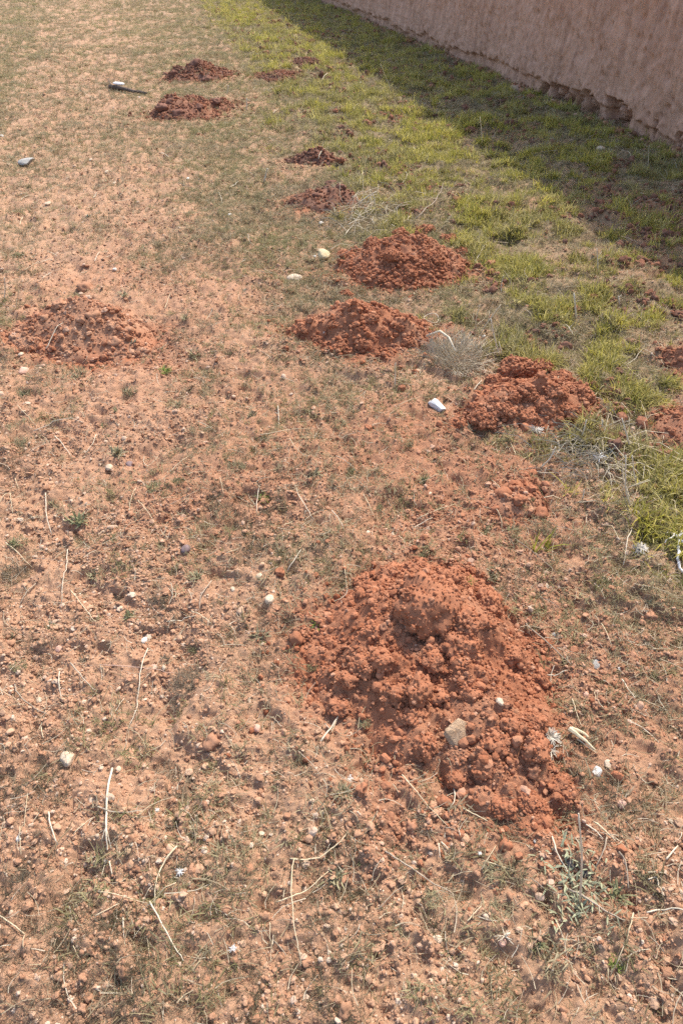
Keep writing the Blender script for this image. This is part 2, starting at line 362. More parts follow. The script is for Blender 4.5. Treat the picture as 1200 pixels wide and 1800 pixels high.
def scatter(name, coll, P, rot, scl, tint, label=None, cat=None, parent=None, kind='stuff'):
    n = len(P); me = bpy.data.meshes.new(name); me.vertices.add(n); me.vertices.foreach_set('co', np.asarray(P, np.float32).ravel())
    for nm, v in (('rot', rot), ('scl', scl)):
        a = me.attributes.new(nm, 'FLOAT_VECTOR', 'POINT'); a.data.foreach_set('vector', np.asarray(v, np.float32).ravel())
    a = me.attributes.new('pick', 'INT', 'POINT'); a.data.foreach_set('value', rng.integers(0, len(coll.objects), n).astype(np.int32))
    fattr(me, 'tint', tint); me.update()
    g = bpy.data.node_groups.new(name + '_nodes', 'GeometryNodeTree')
    g.interface.new_socket('Geometry', in_out='INPUT', socket_type='NodeSocketGeometry'); g.interface.new_socket('Geometry', in_out='OUTPUT', socket_type='NodeSocketGeometry')
    gi, go = g.nodes.new('NodeGroupInput'), g.nodes.new('NodeGroupOutput'); ip = g.nodes.new('GeometryNodeInstanceOnPoints'); ci = g.nodes.new('GeometryNodeCollectionInfo')
    ci.inputs['Collection'].default_value = coll; ci.inputs['Separate Children'].default_value = True; ci.inputs['Reset Children'].default_value = True
    def na(nm, t):
        q = g.nodes.new('GeometryNodeInputNamedAttribute'); q.data_type = t; q.inputs['Name'].default_value = nm; return q.outputs['Attribute']
    e2r = g.nodes.new('FunctionNodeEulerToRotation'); g.links.new(na('rot', 'FLOAT_VECTOR'), e2r.inputs[0])
    ip.inputs['Pick Instance'].default_value = True
    g.links.new(gi.outputs[0], ip.inputs['Points']); g.links.new(ci.outputs[0], ip.inputs['Instance']); g.links.new(na('pick', 'INT'), ip.inputs['Instance Index'])
    g.links.new(e2r.outputs[0], ip.inputs['Rotation']); g.links.new(na('scl', 'FLOAT_VECTOR'), ip.inputs['Scale']); g.links.new(ip.outputs[0], go.inputs[0])
    o = obj(name, me, None, parent, label=label, cat=cat, kind=kind)
    md = o.modifiers.new('scatter', 'NODES'); md.node_group = g; return o

# ------------------------------------------------------------------ ground
ang = np.linspace(R(83), R(3.0), 820)
ys = np.concatenate([[-150, -40, -12, -4, -1.5, -.5, 0, .1], CAM_H / np.tan(ang), [31, 35, 42, 55, 80, 130, 250, 500]])
u = np.concatenate([[-1, -.5, -.2, -.08, -.02], np.zeros(640), [.02, .08, .2, .5, 1]]); un = np.concatenate([-np.ones(5), np.linspace(-1, 1, 640), np.ones(5)])
Y = np.repeat(ys[:, None], len(u), 1); W = .70 * np.sqrt(np.minimum(np.abs(Y), 60) ** 2 + CAM_H ** 2) + .35
X = un[None] * W + u[None] * 500
h = ground_h(X, Y); rd = redness(X, Y); gw, dw = green_w(X, Y), dry_w(X, Y)
for m in MOUNDS.values():                       # the soil surface stays below the heaps' feet
    lo, hi = m['bb']; i = (X > lo[0]) & (X < hi[0]) & (Y > lo[1]) & (Y < hi[1])
    if i.any():
        t = mound_t(m, X[i], Y[i]); h[i] = np.where(t < .95, np.minimum(h[i], h[i] * .0 + ground_h(X[i], Y[i], False)) - .03 * sstep(.95, .8, t), h[i])
gm = mesh_np('ground', np.stack([X, Y, h], -1).reshape(-1, 3), grid_faces(len(ys), len(u)))
fattr(gm, 'red', rd); fattr(gm, 'turf', np.clip(np.maximum(gw * .85, .62 * sstep(3.0, 2.4, wdist(X, Y) + .3 * fbm(X * 3, Y * 3, 84, 3))) + dw * .5, 0, .9) * (1 - .7 * rd))
ground = obj('ground', gm, M['ground'], label='red tan soil ground with worn grass', kind='structure')

# ------------------------------------------------------------------ rammed earth wall
def wall_s(px):      # distance along the wall's foot under a photo column, on the line of its foot
    y = 275 + (px - 1200) * .42; x_, y_ = flat(px, y); return (x_ - WALL_P[0]) * WALL_D[0] + (y_ - WALL_P[1]) * WALL_D[1]
S = np.concatenate([np.arange(-9, -1.2, .15), np.arange(-1.2, 4.2, .011), np.arange(4.2, 8, .02), np.arange(8, 22, .08)])
Zs = np.concatenate([[-.12, -.05], np.arange(0, .32, .009), np.arange(.32, 1.5, .016), np.linspace(1.52, 3.10, 26)])
SS, ZZ = np.meshgrid(S, Zs)
dep = .05 * fbm(SS * .9, ZZ * .9, 200, 3) + .032 * fbm(SS * 4, ZZ * 3, 204, 4) + .018 * fbm(SS * 16, ZZ * 11, 208, 3)
dep += bumps(SS, ZZ, .06, 215, .35, .2, .5, .35) - bumps(SS, ZZ, .11, 219, .16, .12, .3, .8) - bumps(SS + .2, ZZ, .3, 222, .12, .08, .16, .6)
dep -= .05 * (ZZ / 2.8)                                          # batter
course = np.abs(((ZZ + .02 * fbm(SS * 2, ZZ, 230, 2)) % .62) - .31); dep -= .003 * sstep(.29, .31, course)
lip = .13 + .07 * fbm(SS * 1.7, SS * 0, 240, 3) + .05 * fbm(SS * 9, SS * 0, 241, 2)
under = sstep(.02, -.015, ZZ - lip) * sstep(-.6, .1, .35 + fbm(SS * .8, SS * 0, 243, 2))
dep -= under * (.055 + .02 * fbm(SS * 12, ZZ * 12, 244, 2))
for px, wpx, hz in [(946, 6, .13), (962, 5, .16), (972, 5, .15), (985, 8, .17), (1003, 7, .17), (1017, 5, .20), (1029, 7, .16), (1058, 12, .21), (1073, 5, .21), (1084, 5, .19), (1140, 2.5, .17), (1182, 5, .15), (1196, 4, .15), (1212, 7, .16), (1240, 6, .15)]:
    s0 = wall_s(px); hw = abs(wall_s(px + wpx) - wall_s(px - wpx)) / 2
    q = sstep(hw * 1.05, hw * .7, np.abs(SS - s0 + .015 * np.sin(ZZ * 40 + px))); dep -= .15 * q * sstep(hz + .012, hz - .012, ZZ)
foot = ground_h(WALL_P[0] + SS * WALL_D[0], WALL_P[1] + SS * WALL_D[1])
ZT = ZZ + np.where(ZZ > 3.08, .05 * fbm(SS * 1.5, SS * 0, 250, 3) + .025 * fbm(SS * 7, SS * 0, 251, 2), 0) 
WX = WALL_P[0] + SS * WALL_D[0] + dep * WALL_N[0]; WY = WALL_P[1] + SS * WALL_D[1] + dep * WALL_N[1]
V = np.stack([WX, WY, ZT], -1)
bk = -.5 * np.array([WALL_N[0], WALL_N[1], 0])
V = np.concatenate([V, (V[-1] + bk)[None], (V[0] + bk)[None]], 0)     # top and back
obj('earth_wall', mesh_np('earth_wall', V.reshape(-1, 3), grid_faces(V.shape[0], V.shape[1])), M['wall'], label='shaded brown rammed earth wall with crumbling undercut foot', cat='wall')

# ------------------------------------------------------------------ mounds
BIG = [ico('clod_mesh', 5 if i < 2 else 4, clod_fn(i + 1, .30, .14)) for i in range(4)]; MID = [ico('clod_mesh', 4 if i < 2 else 3, clod_fn(i + 11)) for i in range(5)]; SML = [ico('clod_mesh', 3, clod_fn(i + 31, .4, .1)) for i in range(6)]
for me in BIG + MID + SML: me.materials.append(M['clod'])
CRUMB = lib('crumb_piece', [ico('crumb', 3, clod_fn(i + 51, .6, .2), True) for i in range(4)] + [ico('crumb', 2, stone_fn(i + 61, 10, .2, .8), False) for i in range(8)], M['crumb'])
def norm_rot(n): return np.stack([rng.uniform(-.6, .6, n), rng.uniform(-.6, .6, n), rng.uniform(0, 6.283, n)], -1)
LABELS = {
 'a': 'largest freshly dug red soil mound with big clods and an embedded tan stone', 'b': 'lumpy red soil mound of big clods beside the bleached dead grass clump',
 'c': 'cone-shaped red soil mound of fine crumbs in front of the grey brush', 'd': 'broad red soil mound beside the yellow rock, at the grass edge',
 'e': 'low dry weathered soil mound standing alone on the bare ground', 'f': 'dark brown weathered soil mound in the grass behind the broad red mound',
 'g': 'small dark soil mound overgrown by the lit grass', 'h': 'wide dark red soil mound beside the black stick', 'i': 'far brown soil mound partly grassed, behind the one by the black stick',
 'j': 'tiny far soil mound next to the wall shadow tip', 'k': 'low red soil patch cut by the frame edge beside the dead grass clump', 'l': 'small soil heap cut by the frame edge in the green grass',
 'm': 'shallow scatter of red clods on bare soil below the lumpy mound', 'n': 'small dark soil hump in yellow grass near the wall shadow'}
MOB = {}
for k, m in MOUNDS.items():
    lo, hi = m['bb']; c = m['cell']; gx = np.arange(lo[0], hi[0], c); gy = np.arange(lo[1], hi[1], c); GX, GY = np.meshgrid(gx, gy)
    hh, t = mound_h(m, GX, GY); F = grid_faces(len(gy), len(gx)); tf = t.ravel()
    keep = (tf[F] < 1.08).all(1); F = F[keep]; used = np.unique(F); re = -np.ones(tf.size, int); re[used] = np.arange(len(used))
    V = np.stack([GX, GY, hh], -1).reshape(-1, 3)[used]
    me = mesh_np('mound', V, re[F]); dryk = {'e': .6, 'f': .75, 'g': .72, 'i': .75, 'k': .75, 'm': .75, 'n': .6}.get(k, .97)
    fattr(me, 'red', np.clip(dryk - .06 + .5 * fbm(V[:, 0] * 7, V[:, 1] * 7, 300, 4), 0, 1))
    hum = {'f': .9, 'g': 1.0, 'h': .6, 'i': .85, 'j': .9, 'n': 1.0, 'k': .4, 'l': .4, 'd': .12}.get(k, 0)
    fattr(me, 'humus', np.clip(hum + .3 * (hum > 0) * fbm(V[:, 0] * 5, V[:, 1] * 5, 305, 3), 0, 1))
    mo = obj('soil_mound', me, M['mound'], label=LABELS[k], cat='mound', group='soil mounds'); MOB[k] = mo
    # crumbs lying on the heap and spilled round its foot
    A = float((hi - lo)[0] * (hi - lo)[1]); lo, hi = lo - .15 * (hi - lo), hi + .15 * (hi - lo); n = int(min(46000, 1.5 * A * (60000 if k == 'a' else 18000 if c < .008 else 5000)))
    x = rng.uniform(lo[0], hi[0], n); y = rng.uniform(lo[1], hi[1], n); t = mound_t(m, x, y)
    ok = rng.random(n) < (sstep(1.16, .9, t) * .88 + .12 * sstep(1.75, 1.0, t)) * (.35 + .65 * sstep(-.2, .3, fbm(x * 11, y * 11, 310, 2))); x, y, t = x[ok], y[ok], t[ok]; z = surf(x, y)
    s = np.clip(rng.lognormal(math.log(.0025 if k == 'a' else max(.0034, c * .52)), .68, len(x)), .0013, .015)
    scatter('crumbs', CRUMB, np.stack([x, y, z + s * .25], -1), norm_rot(len(x)), s[:, None] * rng.uniform(.75, 1.25, (len(x), 3)), np.clip(dryk - .05 + .5 * fbm(x * 7, y * 7, 300, 4) + rng.normal(0, .10, len(x)), 0, 1) + hum * (1 - np.clip(0, 0, 1)), parent=mo)
CLODS = []
DRYM = []
def add_clod(k, px, py, wpx, hpx=None, big=False, sink=.35):
    p = hit(px, py); s = mpp(p) * wpx / 2; hs = s if hpx is None else mpp(p) * hpx / 2 / .85
    me = rnd.choice(BIG if big else MID if wpx > 24 else SML)
    if k in 'fghi': me = me.copy(); me.materials.clear(); me.materials.append(M['clod_dark'])
    if k == 'e': me = me.copy(); me.materials.clear(); me.materials.append(M['clod_dry'])
    CLODS.append((k, s)); CLODS[-1] += (obj('clod', me, None, MOB[k], (p[0], p[1], p[2] - s * sink + s * .3), (rnd.uniform(-.3, .3), rnd.uniform(-.3, .3), rnd.uniform(0, 6.28)), (s, (s + hs) / 2, hs)),)
for a in [(752,1062,130,84,1),(852,1062,58,54,1),(812,1092,62,46,1),(808,1132,70,50,1),(845,1095,34,30,0),(690,1012,66,40,1),(735,1000,52,34,1),(640,1025,46,30,0),(790,1020,58,36,1),(835,1032,40,30,0),
          (672,1160,44,40,0),(760,1160,46,36,0),(640,1170,54,40,1),(700,1225,62,56,1),(735,1215,46,60,0),(724,1262,46,58,1),(745,1312,52,46,1),(770,1225,40,46,0),(895,1275,62,44,1),(870,1305,56,40,1),(935,1270,54,40,1),(940,1315,52,44,1),
          (985,1385,56,40,1),(925,1408,54,36,1),(880,1418,46,34,1),(950,1425,40,28,0),(960,1440,22,20,0),(825,1215,44,36,0),(860,1190,34,28,0),(595,1240,40,30,0),(612,1195,34,26,0),(580,1130,26,22,0),(900,1150,32,26,0),(945,1190,34,26,0),(655,1110,34,26,0),(850,1350,40,30,0),(800,1370,36,26,0)]:
    add_clod('a', *a[:4], big=bool(a[4]))
for a in [(905,650,70,46,1),(950,648,52,34,1),(985,668,48,34,1),(1015,690,48,36,1),(870,675,46,34,1),(925,690,40,30,1),(885,720,44,30,1),(850,735,56,30,1),(960,715,44,34,0),(1000,725,36,30,0),(930,735,34,26,0),(835,718,30,22,0),(900,700,32,26,0),(1030,700,30,24,0),(975,690,34,28,0)]:
    add_clod('b', *a[:4], big=bool(a[4]))
for a in [(600,612,30,28,1),(716,606,24,24,0),(560,600,22,18,0),(640,606,24,20,0),(675,585,20,16,0),(585,570,20,16,0),(535,580,18,14,0),(645,545,18,14,0),(700,575,18,14,0),(610,520,24,16,0),(655,560,22,18,0)]:
    add_clod('c', *a[:4], big=bool(a[4]))
for a in [(700,412,40,22,1),(740,408,44,24,1),(790,425,40,26,1),(655,430,34,24,1),(606,450,30,22,1),(630,475,24,18,0),(690,450,30,24,0),(760,455,32,24,0),(720,480,22,16,0),(810,445,24,18,0),(670,490,18,14,0)]:
    add_clod('d', *a[:4], big=bool(a[4]))
for a in [(165,555,26,22,0),(145,562,20,18,0),(205,600,24,16,0),(105,535,26,18,0),(150,505,34,18,0),(80,560,20,14,0),(225,582,18,14,0)]:
    add_clod('e', *a[:4])
for a in [(285,190,22,18,0),(315,200,22,16,0),(350,190,22,16,0),(300,180,18,14,0),(380,178,18,12,0)]: add_clod('h', *a[:4])
for a in [(580,325,22,18,0),(555,345,18,14,0),(600,330,18,14,0)]: add_clod('f', *a[:4])
for a in [(885,868,34,24,0),(925,832,30,20,0),(912,878,26,18,0),(930,860,18,14,0),(870,895,18,14,0)]: add_clod('m', *a[:4])
for a in [(345,112,24,16,0),(306,130,14,12,0),(292,132,12,10,0),(365,138,22,12,0)]: add_clod('i', *a[:4])

bpy.context.view_layer.update()
for k in 'abcd':
    pts, rad = [], []
    for kk, s_, o in CLODS:
        if kk != k: continue
        vc = np.empty(len(o.data.vertices) * 3, np.float32); o.data.vertices.foreach_get('co', vc); vc = vc.reshape(-1, 3); mw = np.array(o.matrix_world); q = vc @ mw[:3, :3].T + mw[:3, 3]
        n = int(min(1600, 80 + (s_ / .004) ** 2 * 3.4)); sel = rng.integers(0, len(q), n); pts.append(q[sel]); rad.append(np.clip(rng.lognormal(math.log(.0023 if k == 'a' else .0034), .5, n), .0014, .2 * s_ + .001))
    P = np.concatenate(pts); s = np.concatenate(rad); n = len(P)
    scatter('crumbs', CRUMB, P, norm_rot(n), s[:, None] * rng.uniform(.75, 1.25, (n, 3)), np.clip(.95 + rng.normal(0, .06, n), 0, 1), parent=MOB[k])

# ------------------------------------------------------------------ ground cover that nobody could count
def tuft(seed, nb, L, wd, spread, lean):
    r_ = random.Random(seed); b = MB()
    for i in range(nb):
        a = r_.uniform(0, 6.283); q = spread * math.sqrt(r_.random())
        b.blade((q * math.cos(a), q * math.sin(a), -.004), r_.uniform(0, 6.283), r_.uniform(.05, lean), L * (r_.uniform(.4, 1.05) if r_.random() < .82 else r_.uniform(1.1, 1.7)), wd * r_.uniform(.6, 1.25), r_.uniform(.1, 1.4))
    return b.mesh('tuft')
GT = lib('grass_tuft', [tuft(i, 18, .046, .0042, .022, 1.25) for i in range(7)], M['grass'])
DT = lib('dry_tuft', [tuft(i + 20, 16, .034, .0030, .024, 1.5) for i in range(7)], M['greygrass'])
FT = lib('hair_tuft', [tuft(i + 40, 26, .028, .0011, .026, 1.5) for i in range(7)], M['deadgrass'])
def litter_mesh(seed):
    r_ = random.Random(seed); b = MB(); L = 1.0; a = 0; p = Vector((-.5, 0, .01)); pts = [p.copy()]
    k = r_.uniform(-.35, .35)
    for i in range(3): a += k + r_.uniform(-.2, .2); p = p + Vector((math.cos(a), math.sin(a), r_.uniform(-.02, .05))) / 3; pts.append(p.copy())
    b.tube(pts, .014, .010, 3); return b.mesh('litter')
LT = lib('litter_piece', [litter_mesh(i) for i in range(8)], M['litter'])
def area_pts(dens, ymin, ymax, wfn, xpad=.25):
    """random points over the ground, weight wfn in 0..1, density per square metre falling with distance"""
    out = []
    edges = np.geomspace(ymin, ymax, 16)
    for a, b in zip(edges[:-1], edges[1:]):
        hw = .56 * math.hypot(b, CAM_H) + xpad; n = int(dens(.5 * (a + b)) * 2 * hw * (b - a))
        x = rng.uniform(-hw, hw, n); y = rng.uniform(a, b, n); ok = rng.random(n) < wfn(x, y); out.append(np.stack([x[ok], y[ok]], -1))
    return np.concatenate(out)
def clump(x, y):
    return .07 + .93 * sstep(-.08, .26, fbm(x * 6.8, y * 6.8, 411, 3))
def off_mounds(x, y, lim=1.0):
    v = np.ones_like(x)
    for m in MOUNDS.values():
        lo, hi = m['bb']; i = (x > lo[0]) & (x < hi[0]) & (y > lo[1]) & (y < hi[1])
        if i.any(): t = mound_t(m, x[i], y[i]); v[i] *= np.where(t < lim, (0.0 if m['h'] > .05 else .3) if m['cell'] < .009 else .22, 1)
    return v
P = area_pts(lambda y: 4200 * min(1, (3.2 / y) ** 1.15), 1.4, 24, lambda x, y: green_w(x, y) * off_mounds(x, y) * (1 - .85 * redness(x, y)) * clump(x, y))
n = len(P); z = surf(P[:, 0], P[:, 1]); s = rng.uniform(.6, 1.15, n) * (1 + .055 * np.clip(P[:, 1] - 3, 0, 10))
s *= .6 + .7 * clump(P[:, 0], P[:, 1])
tn = np.clip(.70 + .5 * fbm(P[:, 0] * 1.7, P[:, 1] * 1.7, 402, 3) + rng.normal(0, .2, n) - .35 * sstep(2.4, 3.3, wdist(P[:, 0], P[:, 1])), 0, 1)
scatter('grass', GT, np.column_stack([P, z]), np.column_stack([rng.normal(0, .15, n), rng.normal(0, .15, n), rng.uniform(0, 6.283, n)]), np.repeat(s[:, None], 3, 1), tn, 'short yellow green grass strip along the wall and its shadow', 'grass')
P = area_pts(lambda y: 5200 * min(1, (3.0 / y) ** 1.1), .35, 24, lambda x, y: np.clip(dry_w(x, y) * .9 + .55 * green_w(x, y) * sstep(-.2, .3, fbm(x * 3.7, y * 3.7, 441, 3)), 0, 1) * off_mounds(x, y) * (1 - .6 * redness(x, y)))
n = len(P); z = surf(P[:, 0], P[:, 1]); s = rng.uniform(.5, 1.1, n) * (1 + .06 * np.clip(P[:, 1] - 3, 0, 10))
tn = np.clip(.35 + .5 * fbm(P[:, 0] * 2.5, P[:, 1] * 2.5, 405, 3) + rng.normal(0, .15, n), 0, 1)
scatter('dry_grass', DT, np.column_stack([P, z]), np.column_stack([rng.normal(0, .2, n), rng.normal(0, .2, n), rng.uniform(0, 6.283, n)]), np.repeat(s[:, None], 3, 1), tn, 'thin greyish dry grass worn into the soil', 'grass')
P = area_pts(lambda y: 4200 * min(1, (2.2 / y) ** 1.2), .35, 22, lambda x, y: np.clip(.34 + .8 * dry_w(x, y) + .6 * green_w(x, y), 0, 1) * (.3 + .7 * off_mounds(x, y, 1.05)) * (1 - .6 * redness(x, y)) * off_mounds(x, y, .85))
n = len(P); z = surf(P[:, 0], P[:, 1]); L = np.clip(rng.lognormal(math.log(.027), .5, n), .008, .10) * (1 + .16 * np.clip(P[:, 1] - 2, 0, 8))
scatter('straw_litter', LT, np.column_stack([P, z + .003]), np.column_stack([rng.normal(0, .12, n), rng.normal(0, .18, n), rng.uniform(0, 6.283, n)]), np.column_stack([L, np.maximum(L, .075) * rng.uniform(.7, 1.3, n), np.maximum(L, .075) * rng.uniform(.7, 1.3, n)]), np.zeros(n), 'short bits of dry straw strewn over the ground', 'straw')
P = area_pts(lambda y: 34000 * min(1, (1.5 / y) ** 1.7), .3, 14, lambda x, y: (.25 + .75 * sstep(-.3, .35, fbm(x * 5, y * 5, 6, 3))) * (1 - .75 * green_w(x, y)) * (1 - .4 * dry_w(x, y)) * off_mounds(x, y))
n = len(P); z = ground_h(P[:, 0], P[:, 1]); s = np.clip(rng.lognormal(math.log(.0023), .55, n), .0012, .012) * (1 + .06 * np.clip(P[:, 1] - 1.5, 0, 8))
scatter('soil_crumbs', CRUMB, np.column_stack([P, z + s * .2]), norm_rot(n), s[:, None] * rng.uniform(.7, 1.25, (n, 3)) * np.array([1, 1, .75]), np.clip(redness(P[:, 0], P[:, 1]) + rng.normal(-.03, .10, n), 0, 1), 'loose crumbs and grit of tan red soil', 'soil')

P = area_pts(lambda y: 3600 * min(1, (1.6 / y) ** 1.5), .3, 6, lambda x, y: (.06 + .94 * sstep(.08, .42, fbm(x * 3.3 + 9, y * 3.3, 421, 4))) * off_mounds(x, y, 1.08) * (1 - .7 * green_w(x, y)) * (1 - .5 * redness(x, y)))
n = len(P); z = ground_h(P[:, 0], P[:, 1]); s = rng.uniform(.5, 1.15, n)
scatter('dead_grass', FT, np.column_stack([P, z]), np.column_stack([rng.normal(0, .2, n), rng.normal(0, .2, n), rng.uniform(0, 6.283, n)]), np.repeat(s[:, None], 3, 1), np.clip(.15 + .5 * fbm(P[:, 0] * 2, P[:, 1] * 2, 423, 2), 0, 1), 'hair-fine dark dead grass in patches over the bare soil', 'grass')

n = 2600; ss = rng.uniform(-3, 12, n); dd = np.abs(rng.normal(0, .10, n)) - .02; x = WALL_P[0] + ss * WALL_D[0] + dd * WALL_N[0]; y = WALL_P[1] + ss * WALL_D[1] + dd * WALL_N[1]
s = np.clip(rng.lognormal(math.log(.010), .6, n), .004, .05)
scatter('wall_rubble', CRUMB, np.column_stack([x, y, ground_h(x, y) + s * .3]), norm_rot(n), s[:, None] * rng.uniform(.7, 1.3, (n, 3)), rng.uniform(.2, .6, n), 'crumbled earth fallen along the foot of the wall', 'rubble')

P = area_pts(lambda y: 1100 * min(1, (4 / y) ** .8), 1.6, 20, lambda x, y: sstep(3.1, 2.5, wdist(x, y)) * sstep(-.02, .25, fbm(x * 3.2, y * 3.2, 431, 3)) * sstep(.05, .2, wdist(x, y)) * off_mounds(x, y))
n = len(P); s = np.clip(rng.lognormal(math.log(.0085), .55, n), .004, .028) * (1 + .05 * np.clip(P[:, 1] - 3, 0, 10))
scatter('turf_clods', CRUMB, np.column_stack([P, ground_h(P[:, 0], P[:, 1]) + s * .35]), norm_rot(n), s[:, None] * rng.uniform(.7, 1.3, (n, 3)), rng.uniform(1.35, 2.0, n), 'brown crumbled clods strewn through the green grass', 'soil')
P = area_pts(lambda y: 200 * min(1, (3.5 / y) ** 1.0), 1.6, 18, lambda x, y: (.2 + .8 * sstep(-.1, .4, fbm(x * 2, y * 2, 433, 3))) * sstep(3.5, 2.7, wdist(x, y)) * sstep(.1, .6, wdist(x, y)) * off_mounds(x, y))
n = len(P); L = np.clip(rng.lognormal(math.log(.055), .45, n), .02, .16) * (1 + .05 * np.clip(P[:, 1] - 3, 0, 10))
scatter('dry_stems', LT, np.column_stack([P, ground_h(P[:, 0], P[:, 1]) + L * .22]), np.column_stack([rng.normal(0, .3, n), -rng.uniform(.05, 1.2, n), rng.uniform(0, 6.283, n)]), np.column_stack([L, np.maximum(L, .07), np.maximum(L, .07)]) * np.array([1, 1.35, 1.35]), np.zeros(n), 'pale dry stems sticking out of the green grass', 'straw')

# ------------------------------------------------------------------ single things: stones, straws, weeds
# landmarks that labels can point to
MARKS = {'the largest red mound': (760, 1200), 'the cone-shaped red mound': (620, 580), 'the lumpy mound of big clods': (930, 700), 'the broad red mound': (700, 460), 'the dry weathered mound': (150, 560),
         'the bright white lump': (767, 718), 'the wide black grass patch': (320, 1390), 'the long forked straw': (195, 1430), 'the grey brush': (800, 610), 'the white chunky stone': (120, 1335),
         'the white branched root': (1180, 950), 'the grey-green scrap': (1015, 1560), 'the purple pebble': (228, 818), 'the black stick': (225, 160), 'the split pale wood piece': (1015, 1300),
         'the pale star-leaved weed': (590, 1540), 'the bleached dead grass clump': (1060, 790), 'the small bright grass tuft': (287, 652), 'the cream block stone': (767, 1653), 'the grey smooth stone': (47, 285)}
MK = {k: np.array(flat(*v)) for k, v in MARKS.items()}
ORD = ['nearest to', 'second nearest to', 'third nearest to', 'fourth nearest to', 'fifth nearest to', 'sixth nearest to', 'seventh nearest to', 'eighth nearest to', 'ninth nearest to', 'tenth nearest to', 'eleventh nearest to', 'twelfth nearest to']
pending = []      # (object, phrase, position); labelled together by their landmarks at the end
def later(o, phrase, p): pending.append((o, phrase, np.array(p[:2])))
def label_all():
    grp = {}
    for o, ph, p in pending:
        k = min(MK, key=lambda q: np.hypot(*(MK[q] - p)) / (1 + .15 * MK[q][1])); grp.setdefault((ph, k), []).append((float(np.hypot(*(MK[k] - p))), o))
    for (ph, k), L in grp.items():
        L.sort(key=lambda t: t[0])
        for i, (d, o) in enumerate(L): o['label'] = ('%s beside %s' % (ph, k)) if len(L) == 1 else ('%s, %s %s' % (ph, ORD[min(i, 11)], k))
